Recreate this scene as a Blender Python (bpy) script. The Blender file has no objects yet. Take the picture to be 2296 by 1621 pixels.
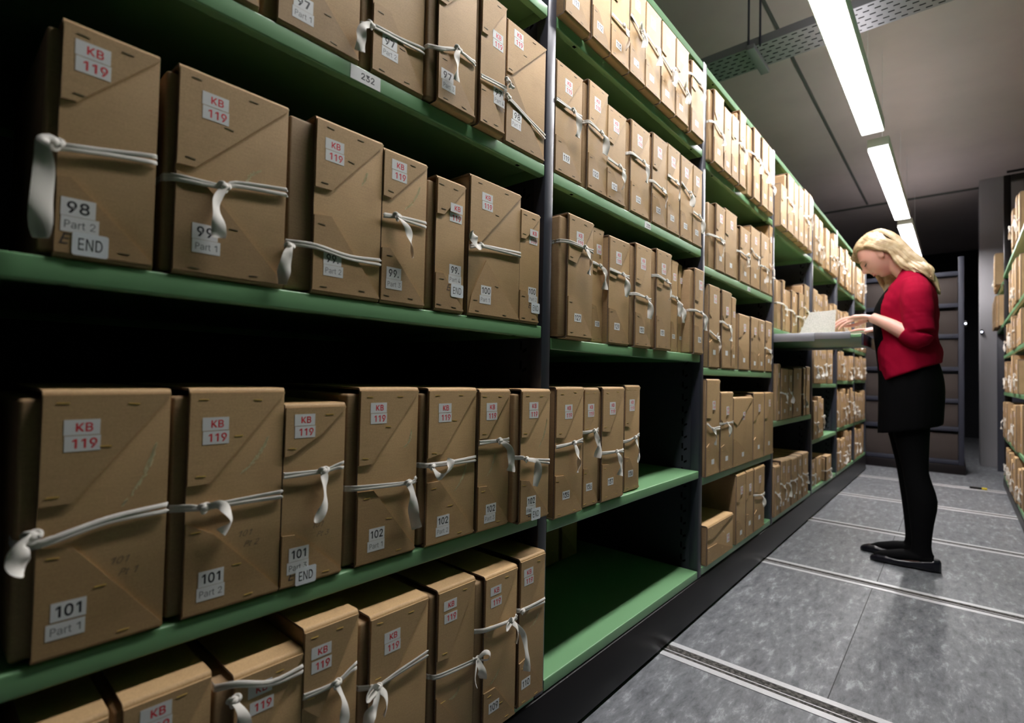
import bpy, bmesh, math, random
from mathutils import Vector, Matrix, noise

rnd = random.Random(7)
S = bpy.context.scene
COL = S.collection
PI = math.pi

# ------------------------------------------------------------------ camera
cam_d = bpy.data.cameras.new('camera')
cam = bpy.data.objects.new('camera', cam_d)
COL.objects.link(cam)
S.camera = cam
cam_d.sensor_width = 36.0
cam_d.lens = 18.174
cam_d.clip_start = 0.02
cam_d.dof.use_dof = True
cam_d.dof.focus_distance = 1.25
cam_d.dof.aperture_fstop = 3.2
CR, CU, CF = Vector((0.755677, 0.654586, 0.021651)), Vector((0.001641, -0.034951, 0.999388)), Vector((-0.654942, 0.755179, 0.027486))
CP = Vector((0.757568, -1.013876, 0.911546))
cam.matrix_world = Matrix(((CR.x, CU.x, -CF.x, CP.x), (CR.y, CU.y, -CF.y, CP.y), (CR.z, CU.z, -CF.z, CP.z), (0, 0, 0, 1)))

# ------------------------------------------------------------------ world, exposure
W = bpy.data.worlds.new('world')
S.world = W
W.use_nodes = True
W.node_tree.nodes['Background'].inputs[0].default_value = (0.9, 0.93, 1.0, 1)
W.node_tree.nodes['Background'].inputs[1].default_value = 0.002
S.view_settings.view_transform = 'Standard'
S.view_settings.look = 'None'
S.view_settings.gamma = 1.0
S.view_settings.exposure = 0.0
LAMP = 84.0          # emission of the fluorescent diffusers


# ------------------------------------------------------------------ materials
def mat(name, col, rough=0.6, metal=0.0, spec=0.5, emit=None, estr=0.0, sheen=0.0, coat=0.0):
    m = bpy.data.materials.new(name)
    m.use_nodes = True
    b = m.node_tree.nodes['Principled BSDF']
    b.inputs['Base Color'].default_value = (*col, 1)
    b.inputs['Roughness'].default_value = rough
    b.inputs['Metallic'].default_value = metal
    b.inputs['Specular IOR Level'].default_value = spec
    if sheen:
        b.inputs['Sheen Weight'].default_value = sheen
    if coat:
        b.inputs['Coat Weight'].default_value = coat
    if emit:
        b.inputs['Emission Color'].default_value = (*emit, 1)
        b.inputs['Emission Strength'].default_value = estr
    return m


def nodes(m):
    nt = m.node_tree
    return nt, nt.nodes, nt.links, nt.nodes['Principled BSDF']


def tex(m, scale, vec_scale=(1, 1, 1), detail=4, coords='Object', rough=0.55, rot=(0, 0, 0)):
    nt, N, L, b = nodes(m)
    tc = N.new('ShaderNodeTexCoord')
    mp = N.new('ShaderNodeMapping')
    mp.inputs['Scale'].default_value = vec_scale
    mp.inputs['Rotation'].default_value = rot
    L.new(tc.outputs[coords], mp.inputs['Vector'])
    n = N.new('ShaderNodeTexNoise')
    n.inputs['Scale'].default_value = scale
    n.inputs['Detail'].default_value = detail
    n.inputs['Roughness'].default_value = rough
    L.new(mp.outputs['Vector'], n.inputs['Vector'])
    return n


def ramp(m, src, stops):
    nt, N, L, b = nodes(m)
    r = N.new('ShaderNodeValToRGB')
    els = r.color_ramp.elements
    while len(els) < len(stops):
        els.new(0.5)
    for e, (p, c) in zip(els, stops):
        e.position = p
        e.color = (*c, 1)
    L.new(src, r.inputs['Fac'])
    return r


def mix(m, a, b_, fac, mode='MULTIPLY'):
    nt, N, L, b = nodes(m)
    x = N.new('ShaderNodeMix')
    x.data_type = 'RGBA'
    x.blend_type = mode
    if isinstance(fac, (int, float)):
        x.inputs[0].default_value = fac
    else:
        L.new(fac, x.inputs[0])
    for i, s in ((6, a), (7, b_)):
        if isinstance(s, tuple):
            x.inputs[i].default_value = (*s, 1)
        else:
            L.new(s, x.inputs[i])
    return x.outputs[2]


def bump(m, src, strength, dist=0.002):
    nt, N, L, b = nodes(m)
    bp = N.new('ShaderNodeBump')
    bp.inputs['Strength'].default_value = strength
    bp.inputs['Distance'].default_value = dist
    L.new(src, bp.inputs['Height'])
    L.new(bp.outputs['Normal'], b.inputs['Normal'])


def kraft(name, col, var=0.16):
    m = mat(name, col, 0.62, spec=0.32)
    nt, N, L, b = nodes(m)
    fib = tex(m, 3.0, (9, 9, 260), 3)
    spot = tex(m, 9.0, (1, 1, 1), 5)
    fine = tex(m, 420.0, (1, 1, 1), 2)
    c1 = ramp(m, fib.outputs['Fac'], [(0.3, tuple(x * 0.93 for x in col)), (0.7, tuple(min(1, x * 1.05) for x in col))])
    c2 = ramp(m, spot.outputs['Fac'], [(0.25, (0.78, 0.75, 0.71)), (0.5, (1.0, 1.0, 1.0))])
    c3 = ramp(m, fine.outputs['Fac'], [(0.35, (0.86, 0.85, 0.84)), (0.65, (1.06, 1.06, 1.06))])
    k = mix(m, c1.outputs[0], c2.outputs[0], 0.75)
    k = mix(m, k, c3.outputs[0], 0.7)
    oi = N.new('ShaderNodeObjectInfo')
    mr = N.new('ShaderNodeMapRange')
    mr.inputs['To Min'].default_value = 1.0 - var
    mr.inputs['To Max'].default_value = 1.0 + var * 0.5
    L.new(oi.outputs['Random'], mr.inputs['Value'])
    h = N.new('ShaderNodeHueSaturation')
    L.new(mr.outputs[0], h.inputs['Value'])
    L.new(k, h.inputs['Color'])
    L.new(h.outputs[0], b.inputs['Base Color'])
    bump(m, fib.outputs['Fac'], 0.12, 0.0012)
    return m


M = {}
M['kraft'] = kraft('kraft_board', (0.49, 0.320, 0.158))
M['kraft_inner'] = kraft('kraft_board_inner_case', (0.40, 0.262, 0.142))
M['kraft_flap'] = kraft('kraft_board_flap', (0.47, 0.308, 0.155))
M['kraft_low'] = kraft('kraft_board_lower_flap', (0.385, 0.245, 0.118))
M['edge'] = mat('corrugated_edge', (0.16, 0.115, 0.085), 0.8)
n = tex(M['edge'], 500, (1, 1, 1), 2)
r = ramp(M['edge'], n.outputs['Fac'], [(0.35, (0.09, 0.065, 0.05)), (0.65, (0.26, 0.19, 0.14))])
M['edge'].node_tree.links.new(r.outputs[0], M['edge'].node_tree.nodes['Principled BSDF'].inputs['Base Color'])
M['staple'] = mat('dull_staple_wire', (0.16, 0.14, 0.10), 0.35, 0.7)
M['brass'] = mat('brass_staple_wire', (0.72, 0.50, 0.14), 0.35, 0.5)
M['paper'] = mat('label_paper', (0.66, 0.66, 0.66), 0.6)
M['paper_end'] = mat('sticker_paper', (0.68, 0.71, 0.74), 0.5)
M['red_ink'] = mat('red_ink', (0.62, 0.035, 0.05), 0.6)
M['black_ink'] = mat('black_ink', (0.02, 0.02, 0.025), 0.6)
M['grey_ink'] = mat('faded_ink', (0.16, 0.16, 0.17), 0.6)
M['pencil'] = mat('pencil_mark', (0.16, 0.11, 0.07), 0.6)
M['chalk'] = mat('yellow_green_chalk', (0.66, 0.60, 0.36), 0.95, spec=0.05)
M['tape'] = mat('white_cotton_tape', (0.66, 0.63, 0.58), 0.85, sheen=0.2)
n = tex(M['tape'], 900, (1, 1, 1), 2)
bump(M['tape'], n.outputs['Fac'], 0.12, 0.0005)
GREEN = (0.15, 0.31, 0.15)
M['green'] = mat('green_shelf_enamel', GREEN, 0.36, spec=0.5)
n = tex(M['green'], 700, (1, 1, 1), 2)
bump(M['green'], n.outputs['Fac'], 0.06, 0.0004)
M['green_matt'] = mat('green_canopy_paint', tuple(x * 0.4 for x in GREEN), 0.75, spec=0.1)  # shelf green darkened in colour to hold down lamp light on the canopies
M['post'] = mat('blue_grey_steel', (0.034, 0.036, 0.052), 0.36, 0.1)
M['perforated'] = mat('perforated_dark_steel', (0.03, 0.032, 0.045), 0.5, 0.2)
nt, N, L, b = nodes(M['perforated'])
tc = N.new('ShaderNodeTexCoord')
vo = N.new('ShaderNodeTexVoronoi')
vo.inputs['Scale'].default_value = 95
vo.inputs['Randomness'].default_value = 0.0
L.new(tc.outputs['Object'], vo.inputs['Vector'])
r = ramp(M['perforated'], vo.outputs['Distance'], [(0.28, (0.002, 0.002, 0.003)), (0.36, (0.03, 0.032, 0.045))])
L.new(r.outputs[0], b.inputs['Base Color'])
M['hole'] = mat('dark_slot', (0.004, 0.004, 0.004), 0.9, spec=0.0)
M['carriage'] = mat('black_brown_carriage_steel', (0.010, 0.008, 0.009), 0.36, 0.0, 0.22)
M['rail'] = mat('brushed_rail_steel', (0.62, 0.62, 0.63), 0.36, 0.25)
n = tex(M['rail'], 60, (1, 18, 1), 4)
nt, N, L, b = nodes(M['rail'])
r = ramp(M['rail'], n.outputs['Fac'], [(0.3, (0.50, 0.50, 0.52)), (0.7, (0.74, 0.74, 0.76))])
L.new(r.outputs[0], b.inputs['Base Color'])
M['groove'] = mat('rail_groove_grime', (0.05, 0.046, 0.042), 0.9)  # flat strip: recess shade put into the colour, mottled like dark rubber
n = tex(M['groove'], 90, (1, 1, 1), 5)
nt, N, L, b = nodes(M['groove'])
r = ramp(M['groove'], n.outputs['Fac'], [(0.4, (0.012, 0.011, 0.01)), (0.7, (0.14, 0.13, 0.12))])
L.new(r.outputs[0], b.inputs['Base Color'])
# grey linoleum with long smeary marbling
M['floor'] = mat('grey_marbled_linoleum', (0.17, 0.175, 0.185), 0.42, spec=0.45)
nt, N, L, b = nodes(M['floor'])
n1 = tex(M['floor'], 7.0, (4.4, 1.35, 1), 10, rough=0.72, rot=(0, 0, -0.12))
n1.inputs['Distortion'].default_value = 0.25
n2 = tex(M['floor'], 34.0, (2.2, 0.9, 1), 6, rough=0.7, rot=(0, 0, -0.12))
n3 = tex(M['floor'], 1.2, (1, 1, 1), 3)
c1 = ramp(M['floor'], n1.outputs['Fac'], [(0.36, (0.085, 0.09, 0.10)), (0.455, (0.148, 0.155, 0.168)), (0.545, (0.178, 0.187, 0.20)), (0.64, (0.33, 0.345, 0.368))])
c2 = ramp(M['floor'], n2.outputs['Fac'], [(0.33, (0.72, 0.72, 0.73)), (0.62, (1.1, 1.1, 1.1))])
c3 = ramp(M['floor'], n3.outputs['Fac'], [(0.35, (0.86, 0.86, 0.87)), (0.65, (1.08, 1.07, 1.06))])
k = mix(M['floor'], c1.outputs[0], c2.outputs[0], 0.7)
k = mix(M['floor'], k, c3.outputs[0], 0.8)
L.new(k, b.inputs['Base Color'])
M['seam'] = mat('floor_seam', (0.05, 0.05, 0.052), 0.8)
M['ceiling'] = mat('painted_concrete_ceiling', (0.50, 0.42, 0.42), 0.9, spec=0.1)
n = tex(M['ceiling'], 1.6, (1, 1, 1), 5)
nt, N, L, b = nodes(M['ceiling'])
r = ramp(M['ceiling'], n.outputs['Fac'], [(0.3, (0.43, 0.365, 0.36)), (0.7, (0.49, 0.42, 0.41))])
L.new(r.outputs[0], b.inputs['Base Color'])
M['beam'] = mat('dark_painted_beam', (0.10, 0.105, 0.10), 0.9, spec=0.1)
M['wall'] = mat('dark_wall_paint', (0.02, 0.021, 0.025), 0.85, spec=0.2)
M['pillar'] = mat('pale_pillar_paint', (0.34, 0.33, 0.345), 0.8, spec=0.2)
M['lamp_body'] = mat('white_lamp_housing', (0.75, 0.75, 0.76), 0.45)
M['diffuser'] = mat('lit_diffuser', (0.9, 0.9, 0.92), 0.4, emit=(1.0, 0.97, 0.965), estr=LAMP)
M['lamp_end'] = mat('lamp_end_cap', (0.9, 0.9, 0.9), 0.4, emit=(1.0, 0.97, 0.965), estr=3.0)
M['uplight'] = mat('lit_top_diffuser', (0.9, 0.9, 0.92), 0.4, emit=(1.0, 0.95, 0.94), estr=7.0)
M['galv'] = mat('galvanised_steel', (0.24, 0.235, 0.26), 0.5, 0.4)
M['dark_steel'] = mat('dark_end_rack_steel', (0.02, 0.022, 0.038), 0.6, 0.1)
M['rack_panel'] = mat('brown_rack_panel', (0.05, 0.039, 0.036), 0.75, spec=0.2)
M['slide'] = mat('grey_slide_steel', (0.30, 0.30, 0.33), 0.42, 0.6)
M['page'] = mat('old_ruled_page', (0.72, 0.69, 0.62), 0.75)
nt, N, L, b = nodes(M['page'])
tc = N.new('ShaderNodeTexCoord')
mp = N.new('ShaderNodeMapping')
mp.inputs['Scale'].default_value = (1, 1, 1)
L.new(tc.outputs['Object'], mp.inputs['Vector'])
nn = N.new('ShaderNodeTexNoise')
nn.inputs['Scale'].default_value = 360
nn.inputs['Detail'].default_value = 2
L.new(mp.outputs[0], nn.inputs['Vector'])
r = ramp(M['page'], nn.outputs['Fac'], [(0.38, (0.30, 0.28, 0.26)), (0.46, (0.50, 0.475, 0.44))])
L.new(r.outputs[0], b.inputs['Base Color'])
M['page_plain'] = mat('old_page_edges', (0.74, 0.70, 0.60), 0.75)
M['skin'] = mat('skin', (0.62, 0.335, 0.27), 0.48, spec=0.4)
M['skin'].node_tree.nodes['Principled BSDF'].inputs['Subsurface Weight'].default_value = 0.15
M['skin'].node_tree.nodes['Principled BSDF'].inputs['Subsurface Radius'].default_value = (0.012, 0.005, 0.003)
M['lip'] = mat('lips', (0.50, 0.16, 0.15), 0.4)
M['eye'] = mat('eye_dark', (0.06, 0.05, 0.05), 0.2)
M['brow'] = mat('eyebrow_hair', (0.30, 0.20, 0.11), 0.7)
M['hair'] = mat('blonde_hair', (0.62, 0.46, 0.26), 0.36, spec=0.5)
nt, N, L, b = nodes(M['hair'])
oi = tex(M['hair'], 30, (1, 1, 1), 4)
r = ramp(M['hair'], oi.outputs['Fac'], [(0.3, (0.30, 0.205, 0.11)), (0.5, (0.45, 0.335, 0.195)), (0.75, (0.58, 0.47, 0.32))])
L.new(r.outputs[0], b.inputs['Base Color'])
M['red'] = mat('red_knit', (0.25, 0.0025, 0.021), 0.9, spec=0.06)
n = tex(M['red'], 420, (1, 1, 1), 2)
bump(M['red'], n.outputs['Fac'], 0.5, 0.0015)
M['black_cloth'] = mat('black_cloth', (0.003, 0.003, 0.0035), 0.9, spec=0.06)
M['tights'] = mat('black_tights', (0.003, 0.003, 0.0035), 0.8, spec=0.08)
M['shoe'] = mat('black_patent_leather', (0.005, 0.005, 0.010), 0.28, spec=0.4)
M['button'] = mat('pearl_button', (0.55, 0.42, 0.42), 0.3)
M['led'] = mat('lit_indicator', (0.8, 0.85, 1.0), 0.3, emit=(0.75, 0.82, 1.0), estr=6.0)
M['yellow'] = mat('yellow_plastic', (0.65, 0.5, 0.03), 0.4)
M['black_plastic'] = mat('black_plastic', (0.01, 0.01, 0.01), 0.4)


# ------------------------------------------------------------------ mesh helpers
class MB:
    """collects vertices, faces and face materials of one mesh"""
    def __init__(s):
        s.v, s.f, s.m = [], [], []

    def add(s, vs, fs, mi=0):
        o = len(s.v)
        s.v += [tuple(v) for v in vs]
        for f in fs:
            s.f.append(tuple(i + o for i in f))
            s.m.append(mi)

    def box(s, lo, hi, mi=0, bev=0.0, seg=2):
        if not bev:
            x0, y0, z0 = lo
            x1, y1, z1 = hi
            s.add([(x0, y0, z0), (x1, y0, z0), (x1, y1, z0), (x0, y1, z0), (x0, y0, z1), (x1, y0, z1), (x1, y1, z1), (x0, y1, z1)],
                  [(0, 3, 2, 1), (4, 5, 6, 7), (0, 1, 5, 4), (1, 2, 6, 5), (2, 3, 7, 6), (3, 0, 4, 7)], mi)
            return
        bm = bmesh.new()
        bmesh.ops.create_cube(bm, size=1.0)
        c = [(a + b) / 2 for a, b in zip(lo, hi)]
        d = [(b - a) for a, b in zip(lo, hi)]
        for v in bm.verts:
            v.co = Vector((c[0] + v.co.x * d[0], c[1] + v.co.y * d[1], c[2] + v.co.z * d[2]))
        bmesh.ops.bevel(bm, geom=list(bm.edges), offset=bev, segments=seg, affect='EDGES', profile=0.5)
        s.bm(bm, mi)

    def bm(s, bm, mi=0):
        bm.verts.index_update()
        s.add([v.co for v in bm.verts], [[v.index for v in f.verts] for f in bm.faces], mi)
        bm.free()

    def prism(s, poly, ya, yb, mi=0):
        """poly in (x, z), from depth ya (front) to yb"""
        n = len(poly)
        vs = [(x, ya, z) for x, z in poly] + [(x, yb, z) for x, z in poly]
        fs = [tuple(range(n)), tuple(range(2 * n - 1, n - 1, -1))]
        for i in range(n):
            j = (i + 1) % n
            fs.append((i, i + n, j + n, j))
        s.add(vs, fs, mi)

    def rings(s, rings, mi=0, cap=True):
        """rings: lists of points of equal count"""
        n = len(rings[0])
        o = [p for r_ in rings for p in r_]
        fs = []
        for k in range(len(rings) - 1):
            for i in range(n):
                j = (i + 1) % n
                fs.append((k * n + i, k * n + j, (k + 1) * n + j, (k + 1) * n + i))
        if cap:
            fs.append(tuple(range(n - 1, -1, -1)))
            fs.append(tuple(range((len(rings) - 1) * n, len(rings) * n)))
        s.add(o, fs, mi)

    def tube(s, pts, rad, n=12, mi=0, squash=1.0, up=(0, 0, 1)):
        pts = [Vector(p) for p in pts]
        if not isinstance(rad, (list, tuple)):
            rad = [rad] * len(pts)
        up = Vector(up)
        rs = []
        for i, p in enumerate(pts):
            t = (pts[min(i + 1, len(pts) - 1)] - pts[max(i - 1, 0)]).normalized()
            b_ = t.cross(up)
            if b_.length < 1e-4:
                b_ = t.cross(Vector((0, 1, 0)))
            b_.normalize()
            c = b_.cross(t).normalized()
            rs.append([p + b_ * (rad[i] * math.cos(a)) + c * (rad[i] * squash * math.sin(a)) for a in [2 * PI * k / n for k in range(n)]])
        s.rings(rs, mi)

    def sphere(s, c, r, mi=0, u=16, v=10):
        bm = bmesh.new()
        bmesh.ops.create_uvsphere(bm, u_segments=u, v_segments=v, radius=1.0)
        if not isinstance(r, (tuple, list)):
            r = (r, r, r)
        for q in bm.verts:
            q.co = Vector((c[0] + q.co.x * r[0], c[1] + q.co.y * r[1], c[2] + q.co.z * r[2]))
        s.bm(bm, mi)

    def ribbon(s, pts, w, t, tw0=0.0, tw1=0.0, nrm=(0, -1, 0), mi=0, closed=False, res=5, crumple=0.0):
        """flat tape along a smooth curve; nrm is the direction its flat face looks at"""
        P = smooth([Vector(p) for p in pts], res, closed)
        n = len(P)
        nrm = Vector(nrm)
        rs = []
        for i, p in enumerate(P):
            a = P[(i + 1) % n] if closed else P[min(i + 1, n - 1)]
            c = P[i - 1] if (closed or i) else P[0]
            T = (a - c).normalized()
            B = T.cross(nrm)
            if B.length < 1e-3:
                B = T.cross(Vector((1, 0, 0.3)))
            B.normalize()
            Nn = B.cross(T).normalized()
            k = i / max(1, n - 1)
            th = tw0 + (tw1 - tw0) * k + crumple * math.sin(7.5 * k + tw0 * 9)
            B2 = B * math.cos(th) + Nn * math.sin(th)
            N2 = -B * math.sin(th) + Nn * math.cos(th)
            ww = w(k) if callable(w) else w
            h, q = ww / 2, t / 2
            rs.append([p - B2 * h, p - B2 * h * 0.6 + N2 * q, p + N2 * q * 0.6, p + B2 * h * 0.6 + N2 * q, p + B2 * h, p + B2 * h * 0.6 - N2 * q, p - N2 * q * 0.6, p - B2 * h * 0.6 - N2 * q])
        if closed:
            rs.append(rs[0])
        s.rings(rs, mi, cap=not closed)

    def mesh(s, name, mats, smooth_=True, ang=38):
        me = bpy.data.meshes.new(name)
        me.from_pydata(s.v, [], s.f)
        for m_ in mats:
            me.materials.append(m_)
        me.polygons.foreach_set('material_index', s.m)
        if smooth_:
            me.polygons.foreach_set('use_smooth', [True] * len(s.f))
            me.set_sharp_from_angle(angle=math.radians(ang))
        me.update()
        return me


def smooth(P, res=5, closed=False):
    out = []
    n = len(P)
    if n < 3:
        return [P[0].lerp(P[-1], k / res) for k in range(res + 1)]
    for i in range(n if closed else n - 1):
        g = (lambda k: P[k % n]) if closed else (lambda k: P[max(0, min(n - 1, k))])
        a, b_, c, d = g(i - 1), g(i), g(i + 1), g(i + 2)
        for k in range(res):
            t = k / res
            out.append(0.5 * ((2 * b_) + (c - a) * t + (2 * a - 5 * b_ + 4 * c - d) * t * t + (3 * b_ - a - 3 * c + d) * t ** 3))
    if not closed:
        out.append(P[-1])
    return out


def link(name, me, parent=None, loc=(0, 0, 0), rot=(0, 0, 0)):
    o = bpy.data.objects.new(name, me)
    COL.objects.link(o)
    o.location = loc
    o.rotation_euler = rot
    if parent:
        o.parent = parent
    return o


def tag(o, label, cat, group=None):
    o['label'] = label
    o['category'] = cat
    if group:
        o['group'] = group
    return o


def thing(name, label, cat, loc=(0, 0, 0), rotz=0.0, group=None):
    o = bpy.data.objects.new(name, None)
    o.empty_display_size = 0.05
    COL.objects.link(o)
    o.location = loc
    o.rotation_euler = (0, 0, rotz)
    return tag(o, label, cat, group)


def struct(name, mb, mats, **k):
    o = link(name, mb.mesh(name, mats, **k))
    o['kind'] = 'structure'
    return o


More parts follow.
